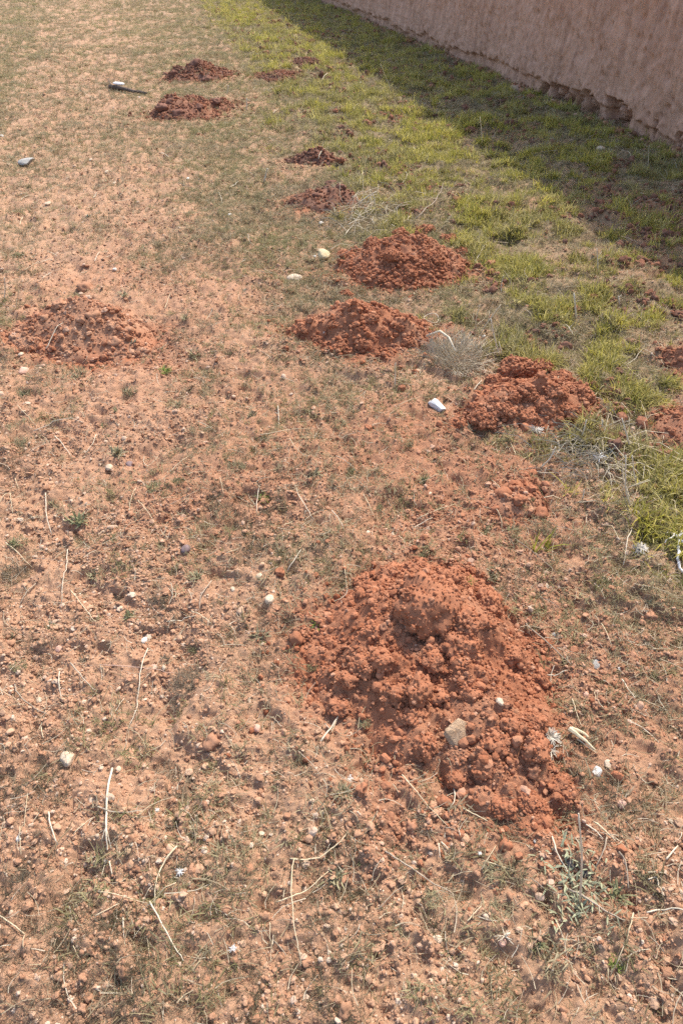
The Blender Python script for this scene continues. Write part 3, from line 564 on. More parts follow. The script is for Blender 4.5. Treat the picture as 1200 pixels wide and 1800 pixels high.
STONES = [ # px, py, width px, height px, material, phrase or full label, flags
 (568,450,28,24,'yellow','=yellow angular rock leaning by the foot of the broad red mound'), (803,1298,56,62,'tanstone','=flat tan stone embedded in the face of the largest red mound'),
 (878,1234,18,14,'cream','=small cream chip lying on the largest red mound'), (47,285,30,17,'grey','=grey smooth stone alone on the bare soil band'), (120,1335,30,24,'cream','=white chunky stone shaded by a dead sprig on bare soil'),
 (228,818,17,13,'purple','=purple rounded pebble on bare soil among small weeds'), (327,966,19,15,'purple','=dark round brown pebble half sunk in bare soil'), (192,822,17,15,'cream','=pale angular stone next to the purple rounded pebble'),
 (1054,263,16,13,'cream','=rounded stone in the wall shade near the undercut foot'), (767,1653,26,14,'cream','=cream block-shaped stone on bare soil'),
 (1048,1357,20,16,'white','=white pitted stone between the split wood and a yellowish stone'), (1068,1345,18,14,'cream','=pale yellowish stone right beside the white pitted stone'), (1047,1168,24,16,'grey','=pale grey angular stone on soil past the largest mound'),
 (966,1553,20,18,'pink','=pink rounded stone beside the grey-green scrap'), (882,1656,18,14,'pink','=pink pebble next to a fan of pale dead leaves'), (518,492,34,9,'cream','=flat pale slab stone in front of the broad red mound'),
 (473,1055,19,14,'cream','cream stone'), (456,1012,14,9,'cream','cream stone'), (409,1036,10,9,'cream','cream pebble'), (254,1126,13,10,'white','white pebble'), (270,1174,16,10,'pink','pinkish stone'), (288,1175,11,9,'cream','cream pebble'),
 (104,1140,16,15,'pink','pinkish stone'), (70,1231,13,12,'cream','cream stone'), (452,1281,17,12,'pink','pinkish stone'), (438,1233,9,9,'cream','cream pebble'), (1091,1414,20,15,'pink','pinkish stone'), (1070,1437,14,10,'cream','cream stone'), (1178,1444,11,9,'cream','cream pebble'),
 (843,1501,10,10,'white','white pebble'), (1022,1651,11,9,'cream','cream pebble'), (225,1495,17,14,'tanstone','tan stone'), (232,1483,11,9,'cream','cream pebble'), (276,1424,11,8,'white','white pebble'), (34,1474,11,11,'white','white pebble'), (76,1388,12,12,'tanstone','tan stone'),
 (42,1385,13,14,'tanstone','tan stone'), (209,1353,12,11,'cream','cream pebble'), (404,378,9,8,'white','white pebble'), (331,315,8,8,'white','white pebble'), (38,624,11,10,'cream','cream pebble'), (76,645,12,9,'pink','pinkish stone'), (42,652,22,15,'pink','pinkish stone'),
 (647,937,10,8,'cream','cream pebble'), (608,918,9,7,'cream','cream pebble'), (538,898,10,8,'cream','cream pebble'), (690,940,9,8,'cream','cream pebble'), (661,865,12,6,'cream','cream stone'), (1000,1362,0,0,'',''), (985,1465,9,9,'cream','cream pebble'), (940,1479,8,8,'white','white pebble'),
 (1029,1222,14,14,'pink','pinkish stone'), (974,1117,16,8,'grey','grey pebble'), (559,1315,9,9,'cream','cream pebble'), (567,1427,9,9,'cream','cream pebble'), (525,1476,0,0,'',''), (648,1574,8,10,'cream','cream pebble'), (442,1486,10,9,'cream','cream pebble'), (460,1465,14,10,'cream','cream stone'),
 (190,1565,9,8,'cream','cream pebble'), (176,1566,9,8,'cream','cream pebble'), (20,1605,9,8,'cream','cream pebble'), (15,1090,10,7,'cream','cream pebble'), (135,1073,8,9,'cream','cream pebble'), (148,1234,10,8,'cream','cream pebble'), (380,1318,0,0,'',''), (608,1632,9,9,'cream','cream pebble'),
 (578,1688,12,9,'cream','cream stone'), (1105,1270,12,12,'pink','pinkish stone'), (1088,1176,7,6,'white','white pebble'), (561,441,9,12,'cream','cream pebble'), (553,452,8,9,'white','white pebble'), (564,393,10,9,'white','white pebble'), (165,612,0,0,'',''), (257,605,7,7,'cream','cream pebble'),
 (202,474,9,8,'white','white pebble'), (188,303,8,7,'cream','cream pebble'), (160,282,8,6,'cream','cream pebble'), (202,322,9,5,'cream','cream pebble'), (242,300,7,4,'white','white pebble'), (85,358,14,7,'cream','cream pebble'), (4,240,8,7,'white','white pebble'), (633,147,8,6,'white','white pebble'),
 (850,591,8,7,'white','white pebble'), (1195,985,0,0,'',''), (727,263,8,7,'white','white pebble'), (733,268,9,6,'white','white pebble'), (925,276,0,0,'',''), (570,585,6,6,'white','white pebble'), (755,868,8,6,'cream','cream pebble'), (960,1030,10,8,'cream','cream pebble')]
for i, (px, py, wp, hp, mt, ph) in enumerate(STONES):
    if not wp: continue
    p = hit(px, py); s = mpp(p) * wp * .42; fl = .5 if hp < wp * .7 else .75
    big = wp > 20; me = ico('stone', 4 if wp > 40 else 3 if big else 2, stone_fn(i + 100, 8 if mt != 'purple' else 2, .05 if mt != 'tanstone' else .10, fl), mt in ('purple',) or wp > 40)
    vy = mpp(p) * hp / 2 / max(.35, (CAM_H - p[2]) / math.dist(p, (0, 0, CAM_H)) * .9)
    o = obj('stone' if wp > 12 else 'pebble', me, M['palestone' if mt == 'white' else mt], None, (p[0], p[1], p[2] + s * fl * .28), (rnd.uniform(-.15, .15), rnd.uniform(-.15, .15), rnd.uniform(-.4, .4)), (s * 1.05, min(vy, s * 1.4), s), cat='stone', group='stones on the soil')
    if i == 1: o.rotation_euler = (.75, .05, .2); o.scale = (s * 1.1, s * 1.2, s * .45); o.location.z += .01
    if ph[0] == '=': o['label'] = ph[1:]
    else: later(o, ph, p)
# the bright white lump: a waisted white piece
p = hit(767, 718); s = mpp(p)
wst = stone_fn(77, 9, .09, .8)
def wl(c):
    q = wst(c); k = .8 + .3 * (c.x - .1) ** 2; return Vector((q.x * 1.5, q.y * .8 * k, q.z * .62))
obj('stone', ico('white_lump', 4, wl), M['white'], None, (p[0], p[1], p[2] + s * 6), (.1, .2, R(-52)), (s * 15, s * 15, s * 13), label='bright white waisted lump on soil between brush and lumpy mound', cat='stone')
# loose clods lying on the soil
for i, (px, py, wp, red, lab) in enumerate([(520,1126,28,1,'single round red clod lying just off the side of the largest mound'), (372,1308,32,0,'pale orange clod with a shadow on the bare soil'), (647,755,16,1,'red clod on bare soil in front of the cone-shaped mound'),
        (706,684,14,1,'small red clod on soil before the grey brush'), (806,1468,20,1,'red clod below the toe of the largest mound'), (888,1488,24,1,'pair-like red clod in dead grass below the largest mound'), (492,1008,18,1,'reddish clod in dry grass behind the largest mound'),
        (950,905,24,1,'brown red clod on the trampled soil below the lumpy mound'), (165,1340,0,0,''), (935,800,20,1,'red clod below the lumpy mound next to a dry stem'), (925,755,22,1,'red clod against the toe of the lumpy mound'), (1010,1000,0,0,''),
        (750,1435,14,1,'tiny orange red clod on dry roots below the largest mound'), (780,1412,24,1,'brown red clod beside a curved straw below the largest mound'), (700,205,0,0,''), (1140,1085,24,0,'dull brown clod on the trampled soil near the frame edge')]):
    if not wp: continue
    p = hit(px, py); s = mpp(p) * wp / 2; me = rnd.choice(MID).copy(); me.materials.clear()
    obj('soil_clod', me, M['clod' if red else 'clod_dry'], None, (p[0], p[1], p[2] + s * .3), (0, 0, rnd.uniform(0, 6)), (s, s, s), label=lab, cat='clod', group='loose soil clods')

def smooth_pts(P, n):
    P = [np.array(q, float) for q in P]
    if len(P) == 2: P = [P[0], (P[0] + P[1]) / 2, P[1]]
    Q = [2 * P[0] - P[1]] + P + [2 * P[-1] - P[-2]]; out = []
    for i in range(1, len(Q) - 2):
        for j in range(n):
            t = j / n; a, b, c, d = Q[i - 1], Q[i], Q[i + 1], Q[i + 2]
            out.append(.5 * (2 * b + (c - a) * t + (2 * a - 5 * b + 4 * c - d) * t * t + (3 * b - a - 3 * c + d) * t ** 3))
    return out + [P[-1]]
def lay(pix, lift=.004, arch=0):
    """photo pixels -> points resting on the ground, slightly arched"""
    a = [flat(*q) for q in pix]; a = smooth_pts(a, 4); xy = np.array(a); z = surf(xy[:, 0], xy[:, 1]); k = len(z)
    zs = np.array([z[max(0, i - 2):i + 3].max() * .6 + z[max(0, i - 2):i + 3].mean() * .4 for i in range(k)]); t = np.linspace(0, 1, k)
    L = float(np.hypot(*(xy[-1] - xy[0]))); return np.column_stack([xy, zs + lift + arch * L * np.sin(math.pi * t)])
def stand(pix, top):
    """a stalk rooted at the first pixel, rising so that its tip is seen at the last one"""
    p = hit(*pix[0]); d = ray(*pix[-1]); k = p[1] * 1.0 / d[1]; q = np.array([d[0] * k, p[1], CAM_H + d[2] * k])
    if len(pix) > 2:
        d = ray(*pix[1]); k = p[1] * 1.0 / d[1]; r = np.array([d[0] * k, p[1] - .01, CAM_H + d[2] * k]); return smooth_pts([p, r, q], 4)
    return smooth_pts([p, (p + q) / 2 + np.array([0, rnd.uniform(-.02, .02), 0]), q], 4)
# lying straws: pixels, radius mm, material, phrase
STRAWS = [
 ([(90,1435),(96,1462),(106,1492)],2.2,'paleStraw','thick bleached straw'), ([(55,1405),(52,1432),(49,1462)],.9,'straw','thin straight straw'), ([(43,1465),(44,1512)],1.2,'straw','thin straight straw'), ([(130,1468),(150,1452),(172,1436)],1.2,'straw','thin straight straw'),
 ([(314,1496),(290,1525),(277,1560),(273,1590)],2.4,'straw','thick bent stalk'), ([(312,1558),(294,1566),(277,1575)],1.2,'straw','short side straw'), ([(266,1590),(285,1625),(305,1662),(324,1692)],1.7,'paleStraw','long straight straw'), ([(218,1616),(219,1650)],1.6,'paleStraw','short upright-lying straw'),
 ([(2,1612),(25,1628),(45,1643)],1.8,'straw','thick short straw'), ([(170,1614),(192,1604),(213,1591)],1.3,'straw','short side straw'), ([(174,1570),(215,1580),(264,1590)],1.0,'straw','long thin straw'), ([(259,1645),(265,1686)],1.1,'straw','thin straight straw'), ([(130,1664),(139,1684)],1.0,'straw','short side straw'), ([(45,1645),(46,1672)],1.0,'straw','thin straight straw'),
 ([(564,1310),(580,1285),(596,1258)],2.8,'paleStraw','=thick white stick pointing at the foot of the largest mound'), ([(582,1290),(592,1268),(598,1256)],1.2,'straw','=thin straw lying against the thick white stick'),
 ([(510,1513),(545,1514),(575,1500),(598,1483),(612,1466)],1.8,'straw','curved brown stalk'), ([(486,1586),(520,1574),(548,1558),(577,1534)],1.7,'straw','curved brown stalk'), ([(517,1512),(513,1545),(515,1600),(521,1650),(529,1698)],1.6,'straw','long vertical-lying stem'), ([(475,1625),(476,1690)],.9,'straw','thin straight straw'), ([(480,1652),(492,1664),(503,1680)],1.8,'twig','thick short twig'),
 ([(676,1500),(712,1520),(750,1545),(802,1570)],2.2,'twig','long brown twig'), ([(705,1370),(722,1393),(742,1414),(785,1455)],1.5,'straw','long curved straw'), ([(796,1384),(798,1408),(786,1430)],1.6,'paleStraw','bent pale straw'), ([(524,1328),(543,1350),(563,1374)],1.4,'twig','brown twig'), ([(690,1383),(700,1400)],1.1,'straw','short side straw'), ([(770,1482),(773,1508)],1.3,'paleStraw','short pale straw'), ([(775,1480),(788,1492)],1.8,'paleStraw','short pale straw'), ([(664,1600),(690,1572),(712,1552)],1.2,'twig','thin brown twig'),
 ([(966,1478),(975,1508),(990,1532),(1000,1550)],1.8,'paleStraw','curved pale straw'), ([(1060,1482),(1052,1510),(1040,1535)],2.0,'twig','grey bent twig'), ([(1026,1456),(1040,1468),(1054,1484)],2.0,'paleStraw','white straight straw'), ([(1038,1454),(1062,1478),(1075,1490)],2.2,'straw','thick straight straw'), ([(1166,1516),(1188,1490)],2.2,'paleStraw','white straight straw'),
 ([(1132,1555),(1146,1552),(1149,1570)],1.8,'paleStraw','bent pale straw'), ([(1148,1570),(1155,1588)],1.2,'straw','thin straight straw'), ([(1130,1612),(1160,1607),(1200,1618),(1225,1622)],1.8,'paleStraw','long pale straw'), ([(1107,1612),(1097,1650),(1080,1698)],1.7,'straw','long pale straw'), ([(1078,1512),(1092,1532),(1098,1570)],2.0,'twig','grey bent twig'), ([(994,1566),(1030,1592),(1060,1612),(1092,1626)],2.4,'twig','long brown twig'), ([(1100,1622),(1130,1622)],1.0,'straw','thin straight straw'),
 ([(850,1518),(880,1528),(905,1536)],1.4,'straw','curved brown stalk'), ([(820,1622),(844,1596)],1.5,'straw','thin straight straw'), ([(930,1548),(955,1566),(985,1580)],1.2,'twig','thin brown twig'), ([(975,1622),(985,1645),(992,1662)],1.3,'straw','thin straight straw'), ([(1135,1650),(1165,1680)],1.4,'twig','thin brown twig'), ([(812,1425),(835,1436),(855,1448)],2.0,'straw','curved brown stalk'), ([(845,1532),(870,1490)],1.1,'straw','thin straight straw'),
 ([(925,1092),(955,1122),(982,1148),(1006,1172)],2.4,'twig','=long grey brown stick lying on soil just past the largest mound'), ([(963,1180),(980,1180),(998,1175)],2.0,'paleStraw','white straight straw'), ([(1094,1190),(1105,1208),(1116,1226)],1.8,'paleStraw','white straight straw'), ([(1114,1210),(1135,1228),(1175,1246)],1.6,'straw','long pale straw'), ([(1056,1096),(1066,1118),(1076,1136)],1.5,'straw','thin straight straw'), ([(1004,1230),(1012,1255),(1021,1278)],1.7,'straw','curved pale straw'),
 ([(1110,1034),(1150,1043),(1192,1051)],1.3,'straw','long thin straw'), ([(1100,1038),(1122,1055)],1.2,'straw','thin straight straw'), ([(902,1042),(918,1052)],1.2,'straw','short side straw'), ([(950,1038),(985,1064)],1.4,'twig','thin brown twig'), ([(1046,1212),(1044,1234)],1.0,'straw','short side straw'), ([(1144,1138),(1188,1138)],1.4,'straw','thin straight straw'),
 ([(1107,935),(1098,960),(1094,995)],1.8,'paleStraw','curved pale straw'), ([(945,905),(980,925),(1030,945)],1.3,'twig','long brown twig'), ([(905,945),(935,970),(980,1002)],1.4,'twig','long brown twig'), ([(862,848),(872,858),(880,876)],1.5,'straw','curved pale straw'), ([(868,895),(878,912),(882,932)],1.5,'straw','curved pale straw'), ([(1008,886),(1035,880),(1062,868)],1.2,'straw','curved brown stalk'), ([(896,780),(902,795),(904,808)],1.6,'straw','curved pale straw'), ([(864,784),(878,770)],1.2,'straw','short side straw'), ([(1085,915),(1107,897)],1.4,'straw','short pale straw'),
 ([(80,866),(83,895),(86,920),(91,940)],1.9,'paleStraw','=long pale straw with a bowed tip beside the leafy weed clumps'), ([(60,758),(95,748),(128,746),(150,751)],1.8,'paleStraw','long curved straw'), ([(33,718),(48,734),(66,752)],1.6,'straw','thick short straw'), ([(170,764),(164,782),(151,798)],1.7,'paleStraw','bent pale straw'), ([(98,772),(112,785),(125,799)],1.8,'paleStraw','curved pale straw'), ([(240,860),(231,880),(228,910)],1.4,'straw','thin straight straw'), ([(245,886),(258,906),(274,926)],1.6,'straw','thick short straw'),
 ([(14,962),(35,978),(56,996)],1.9,'straw','long pale straw'), ([(120,968),(119,1000),(114,1030),(109,1062)],1.6,'paleStraw','long pale straw'), ([(64,1028),(50,1045),(38,1064)],2.2,'twig','brown twig'), ([(124,1036),(140,1062),(162,1090),(172,1100)],1.6,'straw','long curved straw'), ([(108,1186),(108,1210),(109,1232)],1.8,'paleStraw','short upright-lying straw'), ([(126,1170),(145,1195),(160,1212),(173,1220)],2.2,'twig','curved brown twig'), ([(28,1206),(34,1224),(56,1243),(86,1256)],2.0,'twig','curved brown twig'),
 ([(263,1148),(250,1185),(247,1212),(240,1250),(229,1274)],1.7,'paleStraw','=very long wavy pale straw crossing a pink straw on bare soil'), ([(178,1174),(230,1180),(275,1184),(312,1186)],1.3,'pinkstraw','=long straight pink straw under the very long wavy straw'), ([(296,1095),(320,1091),(346,1088)],1.8,'paleStraw','white straight straw'), ([(338,1080),(355,1090),(372,1102)],1.8,'straw','thick short straw'), ([(202,1250),(219,1228)],1.4,'paleStraw','short pale straw'), ([(74,1280),(78,1300)],1.5,'straw','thin straight straw'), ([(0,1212),(18,1226)],1.3,'straw','short side straw'), ([(60,985),(130,992)],1.2,'twig','thin brown twig'), ([(374,1032),(356,1062),(352,1080)],2.0,'twig','brown twig'), ([(20,870),(24,905)],1.4,'straw','thin straight straw'), ([(2,890),(20,870)],1.2,'straw','thin straight straw'), ([(26,838),(34,860)],1.3,'straw','short side straw'), ([(300,835),(335,810)],1.4,'straw','thin straight straw'), ([(230,945),(248,938)],1.2,'twig','short brown twig'), ([(283,888),(315,884)],1.2,'straw','thin straight straw'), ([(290,900),(330,884),(360,866)],1.2,'twig','thin brown twig'), ([(388,850),(396,888)],1.2,'straw','thin straight straw'),
 ([(519,865),(528,892),(545,918),(553,925)],1.7,'paleStraw','long pale straw'), ([(638,876),(648,895),(656,910)],1.4,'straw','thin straight straw'), ([(724,926),(742,918),(760,911)],1.8,'paleStraw','white straight straw'), ([(732,914),(765,902),(800,884)],1.4,'straw','long thin straw'), ([(583,912),(595,928),(604,948)],1.6,'paleStraw','bent pale straw'), ([(457,864),(452,888),(452,908)],1.6,'paleStraw','short upright-lying straw'), ([(456,769),(488,768),(515,761),(548,757)],1.8,'straw','long curved straw'), ([(489,718),(490,745)],2.2,'paleStraw','short upright-lying straw'), ([(590,812),(608,819),(628,825)],1.5,'paleStraw','white straight straw'), ([(735,848),(760,842),(782,837)],1.4,'straw','thin straight straw'), ([(699,720),(720,713),(741,702)],1.4,'straw','thin straight straw'), ([(505,1012),(518,1000),(530,982)],1.8,'paleStraw','white straight straw'), ([(400,985),(425,975)],1.4,'straw','short side straw'), ([(605,1008),(610,1042)],1.3,'straw','thin straight straw'), ([(510,785),(520,800),(540,812)],1.3,'straw','curved brown stalk'), ([(700,950),(712,965)],1.3,'straw','short side straw'), ([(500,940),(515,930)],1.3,'straw','short side straw'), ([(1115,700),(1135,755)],1.6,'straw','thin straight straw'), ([(1120,885),(1160,900),(1200,920)],1.3,'twig','long brown twig'),
 ([(82,616),(100,604),(118,592)],2.4,'paleStraw','=forked pale straw at the foot of the dry weathered mound'), ([(45,480),(60,472)],2.2,'straw','short side straw'), ([(75,490),(92,480)],2.2,'paleStraw','short pale straw'), ([(168,465),(178,448)],2.4,'paleStraw','short pale straw'), ([(290,540),(300,516)],1.8,'straw','curved brown stalk'), ([(35,353),(54,345)],2.4,'paleStraw','short pale straw'), ([(165,352),(173,346)],3,'paleStraw','short pale straw'), ([(36,397),(41,383)],2.6,'straw','short side straw'), ([(283,272),(298,279)],4,'paleStraw','thick bleached straw'), ([(314,325),(338,331)],3,'twig','grey bent twig'), ([(190,219),(200,226)],3,'straw','short side straw'), ([(404,332),(420,325)],4,'paleStraw','thick bleached straw'), ([(445,484),(500,487)],1.8,'straw','long thin straw'), ([(385,340),(392,362)],2.4,'paleStraw','white straight straw'), ([(300,492),(330,505)],1.8,'straw','thin straight straw'),
 ([(566,142),(574,135),(588,131)],5,'paleStraw','thick bleached straw'), ([(618,205),(634,186)],4,'straw','thin straight straw'), ([(712,300),(715,312),(706,327)],3,'paleStraw','bent pale straw'), ([(560,290),(574,275)],3.2,'paleStraw','white straight straw'), ([(585,250),(605,272)],3,'twig','grey bent twig'), ([(480,200),(490,192)],4,'paleStraw','short pale straw'), ([(430,300),(446,312)],3,'straw','thin straight straw'), ([(730,395),(765,365),(778,325)],4,'twig','=long grey twig lying in the green grass behind the broad red mound'), ([(640,374),(665,352)],3,'paleStraw','thick bleached straw'), ([(612,400),(640,388)],4,'paleStraw','white straight straw'), ([(606,418),(622,400)],4,'paleStraw','thick bleached straw'), ([(640,400),(660,392)],3.5,'straw','short side straw'), ([(715,398),(722,386)],3,'straw','short side straw'),
 ([(832,462),(845,442),(860,420)],2.4,'paleStraw','long straight straw'), ([(832,445),(845,428)],1.8,'straw','thin straight straw'), ([(992,575),(1005,592)],2.2,'paleStraw','short pale straw'), ([(1022,605),(1048,592)],2,'straw','thin straight straw'), ([(1048,626),(1066,608)],2,'paleStraw','bent pale straw'), ([(1088,650),(1110,640),(1126,620)],2,'paleStraw','curved pale straw'), ([(1085,640),(1110,665),(1140,685)],1.5,'straw','long thin straw'), ([(1010,650),(1045,672),(1065,675)],1.5,'straw','long thin straw'), ([(1150,610),(1163,625)],1.8,'straw','short side straw'), ([(1030,720),(1050,690),(1062,680)],1.6,'straw','long curved straw'), ([(1000,690),(1035,700),(1060,708)],2.4,'paleStraw','=pale stalk lying from the lumpy mound into the grass'), ([(832,690),(845,675)],2.6,'paleStraw','=short white stick at the near side of the lumpy mound'), ([(760,676),(790,668)],1.8,'straw','thin straight straw'), ([(1050,275),(1068,288)],2.6,'paleStraw','=pale twig lying on shaded grass near the wall foot'), ([(1100,275),(1115,285)],2.2,'straw','=thin straw in the shaded grass near the wall foot'), ([(915,335),(925,350)],2,'straw','=thin straw where the wall shadow meets lit grass')]
M['pinkstraw'] = mat('pink_straw', b_plain((.52, .33, .24), (.60, .40, .30), 40, .8, .2, .001))
for pix, r, mt, ph in STRAWS:
    pts = lay(pix, .005 + r * .001, rnd.uniform(.0, .06)); Ls = float(np.hypot(*(pts[-1] - pts[0])[:2])); pts[1:-1] += np.array([[rnd.gauss(0, .005), rnd.gauss(0, .005), rnd.gauss(0, .004)] for _ in pts[1:-1]]) * Ls
    b = MB(); b.tube(pts, r * .00095, r * .0005, 5)
    if ph == 'thick bleached straw' or r > 2.1:
        q = pts[len(pts) // 2]; b.tube([q, q + np.array([rnd.uniform(-.02, .02), rnd.uniform(-.02, .02), .008])], r * .0006, r * .0004, 4)
    name = 'twig' if 'twig' in ph or ('stick' in ph and 'brown' in ph) else 'straw'
    o = obj(name, b.mesh(name, True), M[mt], cat='straw' if name == 'straw' else 'twig', group='loose straws and twigs')
    if ph[0] == '=': o['label'] = ph[1:]
    else: later(o, ph, pts[len(pts) // 2])
# standing stalks
STALKS = [([(1050,478),(1048,436)],2.6,'paleStraw','=white upright dry stem among brown weeds near the shadow edge'), ([(1011,560),(1010,545),(1008,515)],3.6,'paleStraw','=thick white dry seed stem upright in the green grass'), ([(1087,540),(1086,520)],3.2,'paleStraw','=short white stem upright on a brown patch near the shadow'), ([(840,592),(835,565),(843,535)],2.4,'straw','upright dry stalk'), ([(842,588),(858,562),(880,535)],2.4,'straw','upright dry stalk'), ([(826,580),(832,550)],1.6,'straw','upright dry stalk'), ([(855,575),(866,530)],1.5,'straw','upright dry stalk'), ([(878,628),(868,592),(862,560)],2.6,'paleStraw','upright dry stalk'), ([(882,628),(876,600)],1.8,'paleStraw','upright dry stalk'), ([(694,680),(695,638)],2.0,'paleStraw','=single upright straw in front of the cone-shaped mound'), ([(464,322),(470,296)],5,'paleStraw','=white forked stem upright in dull grass behind the small mounds'), ([(880,515),(884,485)],2.2,'paleStraw','upright dry stalk'), ([(973,553),(974,534)],1.8,'straw','upright dry stalk'), ([(8,530),(9,488)],2.4,'paleStraw','=upright pale stem next to the dry weathered mound'), ([(28,545),(34,510)],1.6,'straw','=thin upright stalk next to the dry weathered mound'),
 ([(1018,1588),(1019,1500),(1016,1430)],1.7,'paleStraw','=tall straight pale straw standing over the grey-green scrap'), ([(1108,796),(1100,765),(1092,735)],2.8,'paleStraw','upright bleached stem'), ([(1107,890),(1097,855),(1099,800)],2.4,'paleStraw','upright bleached stem'), ([(1118,860),(1112,830),(1110,800)],1.8,'paleStraw','upright bleached stem'), ([(1020,770),(1030,738)],2.4,'paleStraw','upright bleached stem'), ([(1056,762),(1058,737)],2.4,'paleStraw','upright bleached stem'), ([(1040,760),(1090,738)],2.0,'straw','upright bleached stem'), ([(950,822),(965,803),(976,785)],2.6,'paleStraw','upright bleached stem'), ([(1022,880),(1026,860)],2.0,'paleStraw','upright bleached stem'), ([(400,165),(402,150)],4,'paleStraw','=upright white stem beside the wide dark red mound'), ([(434,195),(434,172)],5,'paleStraw','=curved white stem in yellow grass past the wide dark red mound'), ([(660,370),(656,342)],3.4,'paleStraw','=upright bleached stalk in the dead stems behind the broad mound'), ([(628,370),(636,352),(662,336)],3.6,'paleStraw','=leaning bleached stalk in the dead stems behind the broad mound'), ([(848,255),(843,205)],3,'straw','=thin upright stem in the wall shade'), ([(1138,295),(1140,255)],2.5,'straw','=thin upright stem in the wall shade by the undercut'), ([(1190,300),(1186,285)],3,'paleStraw','=short stem against the wall foot at the frame edge'), ([(690,165),(668,112)],2.6,'straw','=thin stem across the tip of the wall shadow')]
for pix, r, mt, ph in STALKS:
    pts = stand(pix, 0); b = MB(); b.tube(pts, r * .00145, r * .0009, 5)
    if r > 2.3:
        for _ in range(2):
            q = Vector(pts[rnd.randint(3, len(pts) - 2)]); L = (Vector(pts[-1]) - Vector(pts[0])).length; b.tube([q, q + Vector((rnd.uniform(-.25, .25), rnd.uniform(-.2, .2), rnd.uniform(.1, .25))) * L], r * .0005, r * .0003, 4)
    o = obj('stalk', b.mesh('stalk', True), M[mt], cat='stalk', group='upright dry stalks')
    if ph[0] == '=': o['label'] = ph[1:]
    else: later(o, ph, pts[0])
# the long forked straw
b = MB(); pts = lay([(200, 1356), (195, 1400), (193, 1440), (194, 1470)], .006); b.tube(pts, .0026, .0022, 6)
b.tube(lay([(194, 1470), (193, 1502)], .006), .0020, .0012, 5); b.tube(lay([(194, 1468), (184, 1487)], .005), .0014, .0008, 5); b.tube(lay([(194, 1468), (199, 1498)], .005), .0014, .0008, 5); b.tube(lay([(196, 1520), (199, 1540)], .005), .0016, .001, 5)
obj('straw', b.mesh('straw', True), M['paleStraw'], label='long forked straw lying straight above a black dead tuft', cat='straw')
# split pale wood piece, black stick with white chip, white root, star-shaped white bit
b = MB(); b.tube(lay([(996, 1289), (1012, 1300), (1030, 1312), (1044, 1322)], .014), .0062, .0016, 6); b.tube(lay([(1000, 1288), (1020, 1296), (1030, 1304)], .020), .0042, .0022, 6); b.tube(lay([(1012, 1303), (1046, 1326)], .010), .0022, .0010, 5)
obj('wood_piece', b.mesh('wood_piece', False), M['straw'], label='split pale wood piece lifted off the soil beside the largest mound', cat='wood')
b = MB(); b.tube(lay([(194, 156), (212, 158), (232, 162), (258, 168)], .03), .026, .014, 7); b.tube(lay([(196, 156), (191, 145)], .05), .008, .004, 5); obj('stick', b.mesh('stick', True), M['darktwig'], label='black stick lying in dull grass left of the wide dark red mound', cat='stick')
for px, py, wp, lab in ((210, 153, 22, 'white flat chip resting on the black stick'), (247, 170, 9, 'white bit under the end of the black stick')):
    p = hit(px, py + 3); s = mpp(p) * wp / 2; obj('chip', ico('chip', 2, stone_fn(px, 6, .08, .4)), M['white'], None, (p[0], p[1], p[2] + (.055 if wp > 10 else .01)), (.2, .1, .2), (s, s * .5, s * .5), label=lab, cat='chip')
b = MB()
for pix, r0, r1 in (([(1189, 957), (1190, 975), (1193, 992), (1204, 1012), (1214, 1020)], .0042, .0040), ([(1189, 957), (1182, 948), (1172, 944)], .005, .004), ([(1172, 944), (1160, 941)], .004, .0015), ([(1188, 955), (1197, 938), (1204, 930)], .004, .002), ([(1190, 957), (1205, 955), (1218, 950)], .006, .003), ([(1182, 950), (1170, 956), (1164, 962)], .003, .001), ([(1183, 949), (1178, 938)], .003, .001)):
    q_ = lay(pix, .010); q_[1:-1] += rng.normal(0, .0025, q_[1:-1].shape); b.tube(q_, r0 * 1.1, r1 * 1.0, 7)
obj('root', b.mesh('root', True), M['white'], label='white branched root with a curved tail at the frame edge', cat='root')
def burr(name, px, py, spans, r, m, lab, cat, seed, lift=.008):
    r_ = random.Random(seed); p = hit(px, py); k = mpp(p); b = MB(); c = Vector(p) + Vector((0, 0, lift))
    for i in range(spans):
        a = r_.uniform(0, 6.283); L = k * r * r_.uniform(.5, 1.1); e = r_.uniform(0, .9)
        d = Vector((math.cos(a) * math.cos(e), math.sin(a) * math.cos(e), math.sin(e))); q = c + d * L * .5 + Vector((r_.uniform(-1, 1), r_.uniform(-1, 1), .3)) * L * .12
        b.tube([c, q, c + d * L - Vector((0, 0, L * .2))], max(.0006, k * .9), max(.0004, k * .4), 3)
    return obj(name, b.mesh(name), M[m], label=lab, cat=cat)
burr('dead_flower', 1048, 814, 14, 16, 'white', 'white star-shaped dead flower head in the dead grass clump', 'flower', 1, .02)
burr('down_tuft', 1122, 970, 130, 15, 'feather', 'round fluffy grey-white down tuft near the white branched root', 'tuft', 2, .012)
burr('down_tuft', 965, 1300, 90, 20, 'feather', 'ragged grey-white fluff caught at the side of the largest mound', 'tuft', 3, .012)
burr('down_tuft', 940, 762, 50, 18, 'feather', 'ragged white fluff at the toe of the lumpy mound', 'tuft', 4)
burr('down_tuft', 613, 1370, 40, 9, 'white', 'tiny bright white fluff on the weed before the largest mound', 'tuft', 5, .004)
burr('down_tuft', 317, 1536, 40, 9, 'white', 'tiny white fluff on brown dead grass near the thick bent stalk', 'tuft', 6)
burr('down_tuft', 410, 1672, 22, 11, 'white', 'tiny white feathery bit beside an upright green shoot', 'tuft', 7)
burr('dead_flower', 966, 1325, 30, 24, 'feather', 'grey feathery dead stem head below the ragged fluff of the mound', 'tuft', 8)
